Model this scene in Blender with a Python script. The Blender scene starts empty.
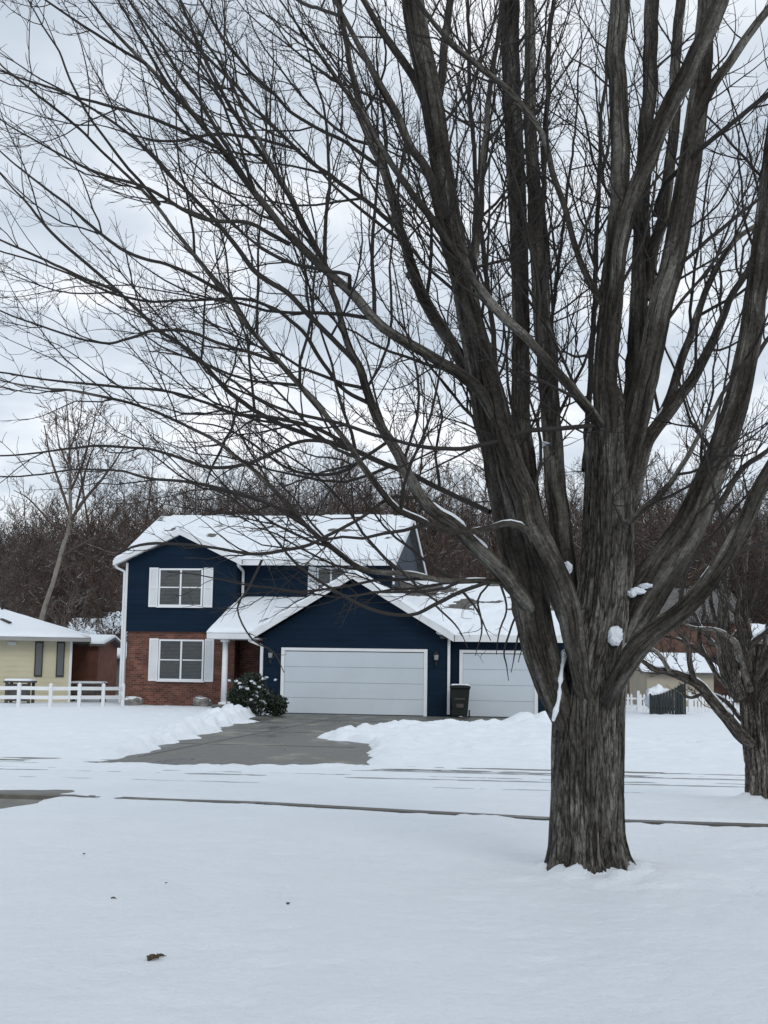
import bpy, math, random
import numpy as np
from mathutils import Vector, Matrix
random.seed(7); rng = np.random.default_rng(7)
C = bpy.context.scene.collection
R = math.radians

# ------------------------------------------------------------------ camera model
F, CX, CY, H = 1300., 384., 512., 1.6
PITCH = math.atan(156/1300.); ROLL = 0.0151
def ray(px, py):
    x, y, z = (px-CX)/F, -(py-CY)/F, -1.
    c, s = math.cos(ROLL), math.sin(ROLL); x, y = c*x-s*y, s*x+c*y
    a = math.pi/2+PITCH; c, s = math.cos(a), math.sin(a)
    return x, c*y-s*z, s*y+c*z
def G(px, py, z0=0.):
    d = ray(px, py); t = (z0-H)/d[2]; return (d[0]*t, d[1]*t)
def P(px, py, Y):
    d = ray(px, py); t = Y/d[1]; return (d[0]*t, Y, H+d[2]*t)
cam = bpy.data.cameras.new('camera'); co = bpy.data.objects.new('camera', cam); C.objects.link(co)
co.location = (0, 0, H)
co.rotation_euler = (Matrix.Rotation(math.pi/2+PITCH, 3, 'X') @ Matrix.Rotation(ROLL, 3, 'Z')).to_euler()
cam.sensor_fit = 'VERTICAL'; cam.sensor_height = 36; cam.lens = 36*F/1024.
cam.clip_end = 3000; cam.clip_start = 0.05
bpy.context.scene.camera = co

# ------------------------------------------------------------------ noise
def _h(ix, iy, iz, seed):
    n = (ix*374761393 + iy*668265263 + iz*2147483647 + seed*974711) & 0xffffffff
    n = ((n ^ (n >> 13)) * 1274126177) & 0xffffffff
    n = ((n ^ (n >> 16)) * 2246822519) & 0xffffffff
    return ((n ^ (n >> 15)) & 0xffff)/65535.
def vnoise(x, y, z=0., seed=0):
    x, y, z = np.broadcast_arrays(np.asarray(x, float), np.asarray(y, float), np.asarray(z, float))
    ix, iy, iz = np.floor(x).astype(np.int64), np.floor(y).astype(np.int64), np.floor(z).astype(np.int64)
    fx, fy, fz = x-ix, y-iy, z-iz
    fx = fx*fx*(3-2*fx); fy = fy*fy*(3-2*fy); fz = fz*fz*(3-2*fz)
    r = 0
    for a in (0, 1):
        for b in (0, 1):
            for c in (0, 1):
                w = (fx if a else 1-fx)*(fy if b else 1-fy)*(fz if c else 1-fz)
                r = r + w*_h(ix+a, iy+b, iz+c, seed)
    return r
def fbm(x, y, z=0., o=4, seed=0):
    r = 0; a = .5; t = 0
    for i in range(o):
        r = r + a*vnoise(np.asarray(x)*2**i, np.asarray(y)*2**i, np.asarray(z)*2**i, seed+i*17); t += a; a *= .5
    return r/t

# ------------------------------------------------------------------ materials
def mat(name, base=(.5, .5, .5), rough=.8, spec=.3):
    m = bpy.data.materials.new(name); m.use_nodes = True
    b = m.node_tree.nodes['Principled BSDF']
    b.inputs['Base Color'].default_value = (*base, 1); b.inputs['Roughness'].default_value = rough
    b.inputs['Specular IOR Level'].default_value = spec
    return m, m.node_tree, b
def N(nt, t, **k):
    n = nt.nodes.new(t)
    for a, v in k.items(): setattr(n, a, v)
    return n
def ramp(nt, src, stops):
    r = N(nt, 'ShaderNodeValToRGB'); nt.links.new(src, r.inputs[0])
    e = r.color_ramp.elements
    while len(e) < len(stops): e.new(.5)
    for i, (p, c) in enumerate(stops):
        e[i].position = p; e[i].color = (*c, 1) if len(c) == 3 else c
    return r.outputs[0]
def coords(nt, scale=(1, 1, 1), attr=None, world=False):
    mp = N(nt, 'ShaderNodeMapping'); mp.inputs['Scale'].default_value = scale
    if attr:
        a = N(nt, 'ShaderNodeAttribute', attribute_name=attr); nt.links.new(a.outputs['Vector'], mp.inputs[0])
    elif world:
        g = N(nt, 'ShaderNodeNewGeometry'); nt.links.new(g.outputs['Position'], mp.inputs[0])
    else:
        t = N(nt, 'ShaderNodeTexCoord'); nt.links.new(t.outputs['Object'], mp.inputs[0])
    return mp.outputs[0]
def noise(nt, vec, scale, detail=4, rough=.55):
    n = N(nt, 'ShaderNodeTexNoise'); n.inputs['Scale'].default_value = scale; n.inputs['Detail'].default_value = detail
    n.inputs['Roughness'].default_value = rough
    nt.links.new(vec, n.inputs['Vector']); return n.outputs[0]
def bump(nt, b, h, strength, dist, prev=None):
    n = N(nt, 'ShaderNodeBump'); n.inputs['Strength'].default_value = strength; n.inputs['Distance'].default_value = dist
    nt.links.new(h, n.inputs['Height'])
    if prev: nt.links.new(prev, n.inputs['Normal'])
    nt.links.new(n.outputs[0], b.inputs['Normal']); return n.outputs[0]
def simple(name, c, rough=.7, var=.25, sc=3., bmp=0., bs=40., spec=.3):
    m, nt, b = mat(name, c, rough, spec)
    v = coords(nt)
    n = noise(nt, v, sc, 5)
    nt.links.new(ramp(nt, n, [(.3, tuple(x*(1-var) for x in c)), (.7, tuple(min(1, x*(1+var)) for x in c))]), b.inputs['Base Color'])
    if bmp: bump(nt, b, noise(nt, v, bs, 4), bmp, .01)
    return m

def bark_mat(name, dark, mid, light, fx=24, fz=1.7, mott=60, ridge=1., smooth=False):
    m, nt, b = mat(name, mid, .88, .15)
    def math_(op, x, y=None, z=None):
        n = N(nt, 'ShaderNodeMath', operation=op)
        for i, q in enumerate((x, y, z)):
            if q is None: continue
            if isinstance(q, (int, float)): n.inputs[i].default_value = q
            else: nt.links.new(q, n.inputs[i])
        return n.outputs[0]
    f1 = noise(nt, coords(nt, (fx, fx, fz), attr='bk'), 1., 3, .5)
    f2 = noise(nt, coords(nt, (fx*2.3, fx*2.3, fz*2.6), attr='bk'), 1., 3, .6)
    r1 = math_('ABSOLUTE', math_('SUBTRACT', f1, .5)); r2 = math_('ABSOLUTE', math_('SUBTRACT', f2, .5))
    c1 = ramp(nt, r1, [(0., (.30, .28, .26)), (.022, (.6, .59, .58)), (.06, (1, 1, 1))]); c2 = ramp(nt, r2, [(0., (.5, .48, .46)), (.05, (.9, .9, .9)), (.12, (1.08, 1.08, 1.08))])
    if smooth:
        c1 = ramp(nt, r1, [(0., (.42, .40, .38)), (.03, (.8, .79, .78)), (.07, (1, 1, 1))]); c2 = ramp(nt, r2, [(0., (.82, .81, .8)), (.05, (1, 1, 1))])
    q = noise(nt, coords(nt, (mott, mott, mott*(.9 if smooth else .42)), attr='bk'), 1., 6, .72); cq = ramp(nt, q, [(.34, (.55, .55, .55)), (.5, (.95, .95, .95)), (.68, (1.5, 1.5, 1.48))])
    p = noise(nt, coords(nt, (6, 6, 1.2), attr='bk'), 1., 4, .6); cp = ramp(nt, p, [(.36, dark), (.5, mid), (.64, light)])
    cur = cp
    for c_ in (c1, c2, cq):
        mx = N(nt, 'ShaderNodeMix', data_type='RGBA', blend_type='MULTIPLY'); mx.inputs[0].default_value = 1
        nt.links.new(cur, mx.inputs[6]); nt.links.new(c_, mx.inputs[7]); cur = mx.outputs[2]
    nt.links.new(cur, b.inputs['Base Color'])
    h1 = math_('MINIMUM', r1, .09); h2 = math_('MINIMUM', r2, .1)
    n1 = bump(nt, b, h1, 1, .20*ridge); n2 = bump(nt, b, h2, .8, .07*ridge, n1); bump(nt, b, q, .8, .012, n2)
    return m
M = {}
M['bark'] = bark_mat('maple_bark', (.07, .065, .056), (.115, .109, .096), (.25, .242, .218), 20, 2.6, 48, .5)
M['twig'] = simple('twig_bark', (.028, .024, .022), .8)
M['bark2'] = bark_mat('rough_bark', (.08, .071, .062), (.14, .126, .11), (.27, .25, .22), 30, 6, 50, .6)
M['limb_bark'] = bark_mat('limb_bark', (.036, .032, .027), (.066, .060, .052), (.17, .162, .144), 11, 1.0, 34, .5, True)
M['pale_bark'] = simple('pale_bark', (.2, .18, .155), .8)
M['wood_mat'] = simple('woodland_bark', (.072, .053, .044), .9, .6, .25)
def wood_mat():
    m, nt, b = mat('woodland_bark', (.07, .05, .045), .9, .1)
    n = noise(nt, coords(nt, (1, 1, .5), world=True), .16, 4, .6)
    c = ramp(nt, n, [(.32, (.040, .028, .023)), (.47, (.075, .053, .043)), (.6, (.125, .103, .09))])
    g = N(nt, 'ShaderNodeNewGeometry'); s_ = N(nt, 'ShaderNodeSeparateXYZ'); nt.links.new(g.outputs['Normal'], s_.inputs[0])
    up = ramp(nt, s_.outputs[2], [(.55, (0, 0, 0)), (.8, (1, 1, 1))]); pt = ramp(nt, noise(nt, coords(nt, (1, 1, 1), world=True), 1.3, 3), [(.5, (0, 0, 0)), (.6, (.8, .8, .8))])
    k = N(nt, 'ShaderNodeMath', operation='MULTIPLY'); nt.links.new(up, k.inputs[0]); nt.links.new(pt, k.inputs[1])
    mx = N(nt, 'ShaderNodeMix', data_type='RGBA'); nt.links.new(k.outputs[0], mx.inputs[0]); nt.links.new(c, mx.inputs[6]); mx.inputs[7].default_value = (.6, .63, .67, 1)
    nt.links.new(mx.outputs[2], b.inputs['Base Color']); return m
M['wood_mat'] = wood_mat()
M['rust_leaf'] = simple('withered_leaf', (.065, .038, .031), .8, .4, 1.)
# snow
def snow_mat(name, c=(.80, .85, .90), fine=1.):
    m, nt, b = mat(name, c, .55, .25)
    v = coords(nt, world=True)
    n = noise(nt, v, 1.3, 4)
    nt.links.new(ramp(nt, n, [(.3, tuple(x*.96 for x in c)), (.7, c)]), b.inputs['Base Color'])
    n1 = bump(nt, b, noise(nt, v, 6, 8, .68), .8*fine, .05); bump(nt, b, noise(nt, v, 70, 5, .75), .6*fine, .012, n1)
    return m
M['snow'] = snow_mat('snow')
def siding_mat():
    m, nt, b = mat('navy_siding', (.005, .016, .034), .65, .1)
    v = coords(nt); s = N(nt, 'ShaderNodeSeparateXYZ'); nt.links.new(v, s.inputs[0])
    k = N(nt, 'ShaderNodeMath', operation='MULTIPLY'); k.inputs[1].default_value = 1/.18; nt.links.new(s.outputs[2], k.inputs[0])
    f = N(nt, 'ShaderNodeMath', operation='FRACT'); nt.links.new(k.outputs[0], f.inputs[0])
    n1 = bump(nt, b, f.outputs[0], 1, -.012)
    nn = noise(nt, coords(nt, (.7, .7, 4)), 1.2, 5)
    nt.links.new(ramp(nt, nn, [(.3, (.0038, .013, .0275)), (.7, (.0063, .0178, .038))]), b.inputs['Base Color'])
    return m
M['navy'] = siding_mat()
def brick_mat(name, c1, c2, mortar, axis='xz'):
    m, nt, b = mat(name, c1, .85, .2)
    t = N(nt, 'ShaderNodeTexCoord'); s = N(nt, 'ShaderNodeSeparateXYZ'); nt.links.new(t.outputs['Object'], s.inputs[0])
    a = N(nt, 'ShaderNodeMath', operation='ADD'); nt.links.new(s.outputs[0], a.inputs[0]); nt.links.new(s.outputs[1], a.inputs[1])
    c = N(nt, 'ShaderNodeCombineXYZ'); nt.links.new(a.outputs[0], c.inputs[0]); nt.links.new(s.outputs[2], c.inputs[1])
    br = N(nt, 'ShaderNodeTexBrick'); nt.links.new(c.outputs[0], br.inputs['Vector'])
    br.inputs['Color1'].default_value = (*c1, 1); br.inputs['Color2'].default_value = (*c2, 1); br.inputs['Mortar'].default_value = (*mortar, 1)
    br.inputs['Scale'].default_value = 1; br.inputs['Brick Width'].default_value = .21; br.inputs['Row Height'].default_value = .075
    br.inputs['Mortar Size'].default_value = .006; br.inputs['Bias'].default_value = 0
    n = noise(nt, t.outputs['Object'], 2.5, 5)
    mx = N(nt, 'ShaderNodeMix', data_type='RGBA', blend_type='MULTIPLY'); mx.inputs[0].default_value = 1
    nt.links.new(br.outputs[0], mx.inputs[6]); nt.links.new(ramp(nt, n, [(.3, (.7, .7, .72)), (.7, (1.25, 1.2, 1.15))]), mx.inputs[7])
    nt.links.new(mx.outputs[2], b.inputs['Base Color'])
    bump(nt, b, br.outputs[1], .6, -.008)
    return m
M['brick'] = brick_mat('red_brick', (.085, .036, .028), (.19, .08, .056), (.17, .14, .125))
M['brick2'] = brick_mat('brown_brick', (.10, .058, .045), (.15, .085, .066), (.13, .11, .10))
M['white'] = simple('white_paint', (.72, .74, .76), .5, .05, 2.)
M['trim'] = simple('white_trim', (.66, .68, .70), .5, .07, 2.)
M['door'] = simple('garage_door_white', (.53, .59, .64), .5, .04, 1.)
M['shingle'] = simple('grey_shingle', (.11, .105, .1), .9, .4, 6)
M['yellow'] = simple('pale_yellow_siding', (.55, .515, .37), .75, .08, 1.)
M['dark'] = simple('dark_metal', (.02, .02, .022), .5)
M['glass'] = mat('window_glass', (.07, .08, .085), .08, .6)[0]
M['blind'] = simple('window_blind', (.27, .285, .28), .7, .15, 6)
M['bin'] = simple('dark_green_plastic', (.007, .011, .011), .5, .2)
M['greenwood'] = simple('dark_green_boards', (.02, .027, .028), .7, .3, 8)
M['rock'] = simple('grey_rock', (.2, .19, .18), .9, .4, 5, .5)
M['leaf'] = simple('evergreen_leaf', (.024, .036, .024), .5, .4, 4)
M['brownleaf'] = simple('brown_leaf', (.07, .05, .03), .7, .5, 30)
M['tan'] = simple('tan_wall', (.36, .32, .25), .8, .1, 1)
M['grey'] = simple('grey_shed_wall', (.27, .27, .26), .8, .1, 1)
M['rustwall'] = simple('rust_brown_wall', (.17, .075, .055), .85, .25, 3)
M['greywood'] = simple('dark_weathered_boards', (.07, .065, .06), .8, .3, 8)

# ------------------------------------------------------------------ mesh helpers
def link(name, me, parent=None, m=None, smooth=False):
    o = bpy.data.objects.new(name, me); C.objects.link(o)
    if parent is not None: o.parent = parent
    if m is not None: me.materials.append(m)
    if smooth and me is not None: me.polygons.foreach_set('use_smooth', np.ones(len(me.polygons), bool))
    return o
def tag(o, label=None, cat=None, group=None, kind=None):
    if label: o['label'] = label
    if cat: o['category'] = cat
    if group: o['group'] = group
    if kind: o['kind'] = kind
    return o
def empty(name, loc, rz=0., **k):
    o = bpy.data.objects.new(name, None); C.objects.link(o); o.location = loc; o.rotation_euler = (0, 0, rz)
    o.empty_display_size = .1
    return tag(o, **k)
def npmesh(name, V, Q, attr=None):
    V = np.asarray(V, np.float32); Q = np.asarray(Q, np.int32); k = Q.shape[1]
    me = bpy.data.meshes.new(name); me.vertices.add(len(V)); me.vertices.foreach_set('co', V.ravel())
    me.loops.add(Q.size); me.loops.foreach_set('vertex_index', Q.ravel())
    me.polygons.add(len(Q)); me.polygons.foreach_set('loop_start', np.arange(0, Q.size, k, dtype=np.int32))
    me.polygons.foreach_set('loop_total', np.full(len(Q), k, np.int32))
    if attr is not None:
        a = me.attributes.new('bk', 'FLOAT_VECTOR', 'POINT'); a.data.foreach_set('vector', np.asarray(attr, np.float32).ravel())
    me.update(calc_edges=True); return me
class MB:
    def __init__(s): s.v = []; s.f = []
    def box(s, x0, x1, y0, y1, z0, z1):
        n = len(s.v)
        s.v += [(x, y, z) for z in (z0, z1) for x, y in ((x0, y0), (x1, y0), (x1, y1), (x0, y1))]
        s.f += [tuple(n+i for i in q) for q in ((3, 2, 1, 0), (4, 5, 6, 7), (0, 1, 5, 4), (1, 2, 6, 5), (2, 3, 7, 6), (3, 0, 4, 7))]
        return s
    def poly_y(s, pts, y0, y1):      # outline in x,z extruded along y
        n = len(s.v); k = len(pts)
        s.v += [(x, y0, z) for x, z in pts]+[(x, y1, z) for x, z in pts]
        s.f += [tuple(range(n, n+k)), tuple(range(n+2*k-1, n+k-1, -1))]
        for i in range(k): j = (i+1) % k; s.f.append((n+i, n+k+i, n+k+j, n+j))
        return s
    def slab(s, pts, t):             # planar polygon given a vertical thickness t (upwards)
        n = len(s.v); k = len(pts)
        s.v += [tuple(p) for p in pts]+[(p[0], p[1], p[2]+t) for p in pts]
        s.f += [tuple(range(n+k-1, n-1, -1)), tuple(range(n+k, n+2*k))]
        for i in range(k): j = (i+1) % k; s.f.append((n+i, n+j, n+k+j, n+k+i))
        return s
    def beam(s, a, b, w, h):         # bar from a to b with square section
        a, b = Vector(a), Vector(b); d = (b-a).normalized(); up = Vector((0, 0, 1)) if abs(d.z) < .95 else Vector((0, 1, 0))
        r = d.cross(up).normalized(); u = r.cross(d)
        n = len(s.v)
        for p in (a, b): s.v += [tuple(p+r*x*w/2+u*y*h/2) for x, y in ((-1, -1), (1, -1), (1, 1), (-1, 1))]
        s.f += [tuple(n+i for i in q) for q in ((3, 2, 1, 0), (4, 5, 6, 7), (0, 1, 5, 4), (1, 2, 6, 5), (2, 3, 7, 6), (3, 0, 4, 7))]
        return s
    def cyl(s, x, y, z0, z1, r0, r1, k=16):
        n = len(s.v)
        for z, r in ((z0, r0), (z1, r1)): s.v += [(x+r*math.cos(2*math.pi*i/k), y+r*math.sin(2*math.pi*i/k), z) for i in range(k)]
        s.f += [tuple(range(n+k-1, n-1, -1)), tuple(range(n+k, n+2*k))]
        for i in range(k): j = (i+1) % k; s.f.append((n+i, n+j, n+k+j, n+k+i))
        return s
    def build(s, name, m, parent=None, smooth=False, bevel=0):
        me = bpy.data.meshes.new(name); me.from_pydata(s.v, [], s.f); me.update()
        import bmesh
        bm = bmesh.new(); bm.from_mesh(me); bmesh.ops.recalc_face_normals(bm, faces=bm.faces); bm.to_mesh(me); bm.free()
        o = link(name, me, parent, m, smooth)
        if bevel:
            b = o.modifiers.new('bevel', 'BEVEL'); b.width = bevel; b.segments = 2; b.limit_method = 'ANGLE'
        return o
def roof_snow(name, quad, t, parent, nu=60, nv=24, seed=0, edge=.05, bare=0.):
    """lumpy blanket of snow over a planar quad (a,b,c,d): real thickness, rounded rim"""
    a, b, c, d = [np.array(p, float) for p in quad]
    u = np.linspace(0, 1, nu)[None, :, None]; w = np.linspace(0, 1, nv)[:, None, None]
    p = (a*(1-u)+b*u)*(1-w)+(d*(1-u)+c*u)*w
    L = np.linalg.norm(b-a); W = np.linalg.norm(d-a)
    de = np.minimum(np.minimum(u[..., 0], 1-u[..., 0])*L, np.minimum(w[..., 0], 1-w[..., 0])*W)
    th = t*(.35+.65*np.clip(de/edge, 0, 1)**.5)*(.8+.4*fbm(p[..., 0]*1.3, p[..., 1]*1.3, seed, 3, seed))
    if bare: th = th-t*np.clip((fbm(p[..., 0]*1.1+seed, p[..., 2]*4, p[..., 1]*.8, 5, seed+3)-(.62-bare*.3))*9, 0, 1.6)
    lip = (fbm(p[..., 0]*2.2, seed, 0, 3, seed+9)-.5)*.10*np.clip(1-w[..., 0]*nv/3, 0, 1)
    top = p.copy(); top[..., 2] += np.maximum(th, -.02)+.01; top[..., 1] -= lip+0*th
    bot = p.copy(); bot[..., 2] += .004
    V = np.concatenate([top.reshape(-1, 3), bot.reshape(-1, 3)]); n = nu*nv
    I = np.arange(n).reshape(nv, nu)
    q = [np.stack([I[:-1, :-1], I[:-1, 1:], I[1:, 1:], I[1:, :-1]], -1).reshape(-1, 4)]
    rim = list(I[0, :])+list(I[1:, -1])+list(I[-1, ::-1][1:])+list(I[::-1, 0][1:-1])
    rim = np.array(rim); nx = np.roll(rim, -1)
    q.append(np.stack([rim+n, nx+n, nx, rim], -1))
    return link(name, npmesh(name, V, np.concatenate(q)), parent, M['snow'], True)

# ------------------------------------------------------------------ tubes / branches
def tubes(lines, sides=4):
    """lines: list of (pts Nx3, radii N) -> verts, quads, bark coords; grouped by N"""
    by = {}
    for p, r in lines: by.setdefault(len(p), []).append((p, r))
    VV, QQ, BB = [], [], []; off = 0
    for n, ls in by.items():
        Pn = np.array([l[0] for l in ls]); Rn = np.array([l[1] for l in ls]); m = len(ls)
        T = np.gradient(Pn, axis=1); T /= np.linalg.norm(T, axis=2, keepdims=True)+1e-9
        ref = np.where(np.abs(T[:, 0, 2:3]) < .9, np.array([[0, 0, 1.]]), np.array([[1., 0, 0]]))
        A = np.cross(T[:, 0], ref); A /= np.linalg.norm(A, axis=1, keepdims=True)+1e-9
        As = [A]
        for i in range(1, n):
            A = A-(A*T[:, i]).sum(1, keepdims=True)*T[:, i]; A /= np.linalg.norm(A, axis=1, keepdims=True)+1e-9; As.append(A)
        A = np.stack(As, 1); B = np.cross(T, A)
        th = np.arange(sides)*2*np.pi/sides
        ring = A[:, :, None]*np.cos(th)[None, None, :, None]+B[:, :, None]*np.sin(th)[None, None, :, None]
        V = Pn[:, :, None]+ring*Rn[:, :, None, None]
        s = np.concatenate([np.zeros((m, 1)), np.cumsum(np.linalg.norm(np.diff(Pn, axis=1), axis=2), axis=1)], 1)
        off0 = rng.random((m, 1, 1))*20
        bk = np.stack([np.broadcast_to(np.cos(th), (m, n, sides))*Rn[:, :, None]+off0, np.broadcast_to(np.sin(th), (m, n, sides))*Rn[:, :, None]+off0, np.broadcast_to(s[:, :, None], (m, n, sides))+off0], -1)
        I = (off+np.arange(m*n*sides)).reshape(m, n, sides); J = np.roll(I, -1, axis=2)
        QQ.append(np.stack([I[:, :-1], J[:, :-1], J[:, 1:], I[:, 1:]], -1).reshape(-1, 4))
        VV.append(V.reshape(-1, 3)); BB.append(bk.reshape(-1, 3)); off += m*n*sides
    return np.concatenate(VV), np.concatenate(QQ), np.concatenate(BB)
def catmull(P_, step):
    P_ = np.asarray(P_, float); n = len(P_); E = np.vstack([2*P_[0]-P_[1], P_, 2*P_[-1]-P_[-2]]); out = []
    for i in range(n-1):
        p0, p1, p2, p3 = E[i:i+4]; k = max(2, int(np.linalg.norm((p2-p1)[:3])/step)); t = np.linspace(0, 1, k, endpoint=False)[:, None]
        out.append(.5*((2*p1)+(-p0+p2)*t+(2*p0-5*p1+4*p2-p3)*t*t+(-p0+3*p1-3*p2+p3)*t**3))
    out.append(P_[-1:]); return np.vstack(out)
def unit(v): return v/(np.linalg.norm(v)+1e-9)
def branch(p0, d0, L, r0, n, up=.12, wig=.12, r1=None, aim=None):
    """one wandering polyline"""
    p = np.array(p0, float); d = unit(np.array(d0, float)); pts = [p.copy()]; st = L/(n-1)
    for i in range(n-1):
        d = d+rng.normal(0, wig, 3); d[2] += up
        if aim is not None: d = d+aim*.18
        d = unit(d); p = p+d*st; pts.append(p.copy())
    r = np.linspace(r0, r1 if r1 is not None else r0*.3, n)
    return np.array(pts), r
def side_dir(t, ang, az=None):
    a = unit(np.cross(t, (0.3, .2, 1.))); b = np.cross(t, a)
    az = rng.random()*2*np.pi if az is None else az
    return unit(t*math.cos(ang)+(a*math.cos(az)+b*math.sin(az))*math.sin(ang))
def twigs_for(pts, rad, out, level, spacing, lenf, start=.12, minr=.0019, maxlen=2.6, up=.1, keep=None):
    """opposite pairs of side shoots along a limb, recursing to the last fine twigs"""
    seg = np.linalg.norm(np.diff(pts, axis=0), axis=1); s = np.concatenate([[0], np.cumsum(seg)]); L = s[-1]
    q = start*L+rng.random()*spacing; az = rng.random()*6.28
    while q < L*.995:
        i = min(len(seg)-1, int(np.searchsorted(s, q))-1); i = max(i, 0); f = (q-s[i])/(seg[i]+1e-9)
        p = pts[i]*(1-f)+pts[i+1]*f; r = rad[i]*(1-f)+rad[i+1]*f; t = unit(pts[i+1]-pts[i])
        az += 1.57+rng.normal(0, .35)
        for k in (0, 1):
            if rng.random() < (.50 if level > 0 else .25): continue
            d = side_dir(t, R(rng.uniform(28, 62)), az+k*math.pi+rng.normal(0, .3))
            if d[2] < -.35: d[2] *= .5
            ln = min(maxlen, max(.08, lenf*(L-q+.25*L)*rng.uniform(.35, 1.15)))
            if level >= 2: ln = min(ln, 2.4)
            if level == 1: ln = min(ln, .95)
            if level == 0: ln = min(ln, .32)
            rr = max(minr, min(r*.6, .0020+ln*.0068)); n = {3: 12, 2: 11, 1: 7, 0: 4}.get(level, 6)
            if keep is not None and not keep(p): continue
            bp, br = branch(p, d, ln, rr, n, up=up, wig=.15 if level else .24, r1=max(minr*.6, rr*.22), aim=t*.5)
            out.append((bp, br))
            if level > 0: twigs_for(bp, br, out, level-1, spacing*.62, lenf*.95, .15, minr, maxlen, up, keep)
        q += spacing*rng.uniform(.7, 1.4)

CENTRES = []
def attach_depth(px, py):
    best = None
    for (x, y, w_, D_) in CENTRES:
        q = math.hypot(x-px, y-py)/max(w_, 4)
        if best is None or q < best[0]: best = (q, D_)
    return best[1] if best and best[0] < 2.5 else None
def note_centres(pts, rad):
    cp, sp = math.cos(PITCH), math.sin(PITCH)
    for p, r in zip(pts[::2], rad[::2]):
        dz = p[2]-H; f_ = p[1]*cp+dz*sp; v_ = -p[1]*sp+dz*cp; x, y = F*p[0]/f_, -F*v_/f_
        c_, s_ = math.cos(ROLL), math.sin(ROLL); CENTRES.append((CX+x*c_-y*s_, CY+x*s_+y*c_, 2*r*F/f_, p[1]))
def limb_mesh(name, pix, D0, D1, parent, m, sides=None, rough=1., dpow=1., flare=None, step=.05, seed=0, attach=False):
    """pix: (px,py,width px); depth runs from D0 to D1 -> a bark tube with furrows, in metres"""
    pix = [(x, y, w_*(.86 if w_ > 17 else .70+.30*max(0, w_-8)/9)) for x, y, w_ in pix]
    n = len(pix); rows = []; acc = [0]; root = attach_depth(pix[0][0], pix[0][1]) if attach else None
    for i in range(1, n): acc.append(acc[-1]+math.hypot(pix[i][0]-pix[i-1][0], pix[i][1]-pix[i-1][1]))
    for (x, y, w), a in zip(pix, acc):
        D = D0+(D1-D0)*(a/acc[-1])**dpow
        if root is not None: D += (root-D0)*math.exp(-a/45.)
        rows.append((*P(x, y, D), w*D/F/2))
    K = catmull(rows, step); pts, rad = K[:, :3], np.maximum(K[:, 3], .003)
    # slight natural kinks
    s = np.arange(len(pts))*step; a = np.clip(.045-rad.mean()*.3, .01, .035)
    for ax in range(3): pts[:, ax] += a*(fbm(s*2.6, ax*7.3, seed*3.1, 3, seed)-.5)*2*np.clip(s/.3, 0, 1)
    if sides is None: sides = int(np.clip(rad.max()*900, 10, 72))
    V, Q, B = tubes([(pts, rad)], sides)
    th = np.tile(np.arange(sides)*2*np.pi/sides, len(pts)); rr = np.repeat(rad, sides); ss = np.repeat(np.arange(len(pts))*step, sides)
    ctr = np.repeat(pts, sides, axis=0); dirn = V-ctr
    k = 1.6; c, sn = np.cos(th), np.sin(th)
    lobes = fbm(c*k+seed*5, sn*k, ss*.45, 3, seed)-.5
    fur = np.abs(fbm(c*7+seed*3, sn*7, ss*1.1, 3, seed+5)-.5)*2
    amp = 1+rough*(lobes*.34-(.15*np.clip(.3-fur, 0, 1)/.3)*np.clip(rr/.06, .2, 1))
    V = ctr+dirn*amp[:, None]
    o = link(name, npmesh(name, V, Q, B), parent, m, True)
    return o, pts, rad

# ------------------------------------------------------------------ world and light
sc = bpy.context.scene
w = bpy.data.worlds.new('World'); sc.world = w; w.use_nodes = True; nt = w.node_tree
SUN_EL, SUN_AZ = R(32), R(160)      # high soft light, from behind the camera to the left
bg = nt.nodes['Background']; bg.inputs[1].default_value = 1.
sky = N(nt, 'ShaderNodeTexSky', sky_type='NISHITA'); sky.sun_disc = False; sky.sun_elevation = SUN_EL; sky.sun_rotation = SUN_AZ
sk = N(nt, 'ShaderNodeVectorMath', operation='SCALE'); sk.inputs['Scale'].default_value = .10; nt.links.new(sky.outputs[0], sk.inputs[0])
tc = N(nt, 'ShaderNodeTexCoord'); sep = N(nt, 'ShaderNodeSeparateXYZ'); nt.links.new(tc.outputs['Generated'], sep.inputs[0])
zz = N(nt, 'ShaderNodeMath', operation='MAXIMUM'); zz.inputs[1].default_value = 0; nt.links.new(sep.outputs[2], zz.inputs[0])
za = N(nt, 'ShaderNodeMath', operation='ADD'); za.inputs[1].default_value = .22; nt.links.new(zz.outputs[0], za.inputs[0])
dv = N(nt, 'ShaderNodeVectorMath', operation='DIVIDE'); nt.links.new(tc.outputs['Generated'], dv.inputs[0]); nt.links.new(za.outputs[0], dv.inputs[1])
mp = N(nt, 'ShaderNodeMapping'); mp.inputs['Location'].default_value = (3.1, 1.7, 0); mp.inputs['Scale'].default_value = (1, 1, .0); nt.links.new(dv.outputs[0], mp.inputs[0])
big = noise(nt, mp.outputs[0], 2.3, 5, .5)
cl = ramp(nt, big, [(.36, (.52, .585, .665)), (.5, (.67, .73, .80)), (.62, (.93, .95, .98))])
cover = N(nt, 'ShaderNodeMix', data_type='RGBA'); cover.inputs[0].default_value = .9
nt.links.new(sk.outputs[0], cover.inputs[6]); nt.links.new(cl, cover.inputs[7]); nt.links.new(cover.outputs[2], bg.inputs[0])
sun = bpy.data.lights.new('sun', 'SUN'); sun.energy = .7; sun.angle = R(25); sun.color = (1, .97, .93)
so = bpy.data.objects.new('sun', sun); C.objects.link(so)
sd = Vector((math.sin(SUN_AZ)*math.cos(SUN_EL), math.cos(SUN_AZ)*math.cos(SUN_EL), math.sin(SUN_EL)))
so.rotation_euler = sd.to_track_quat('Z', 'Y').to_euler()
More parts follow.
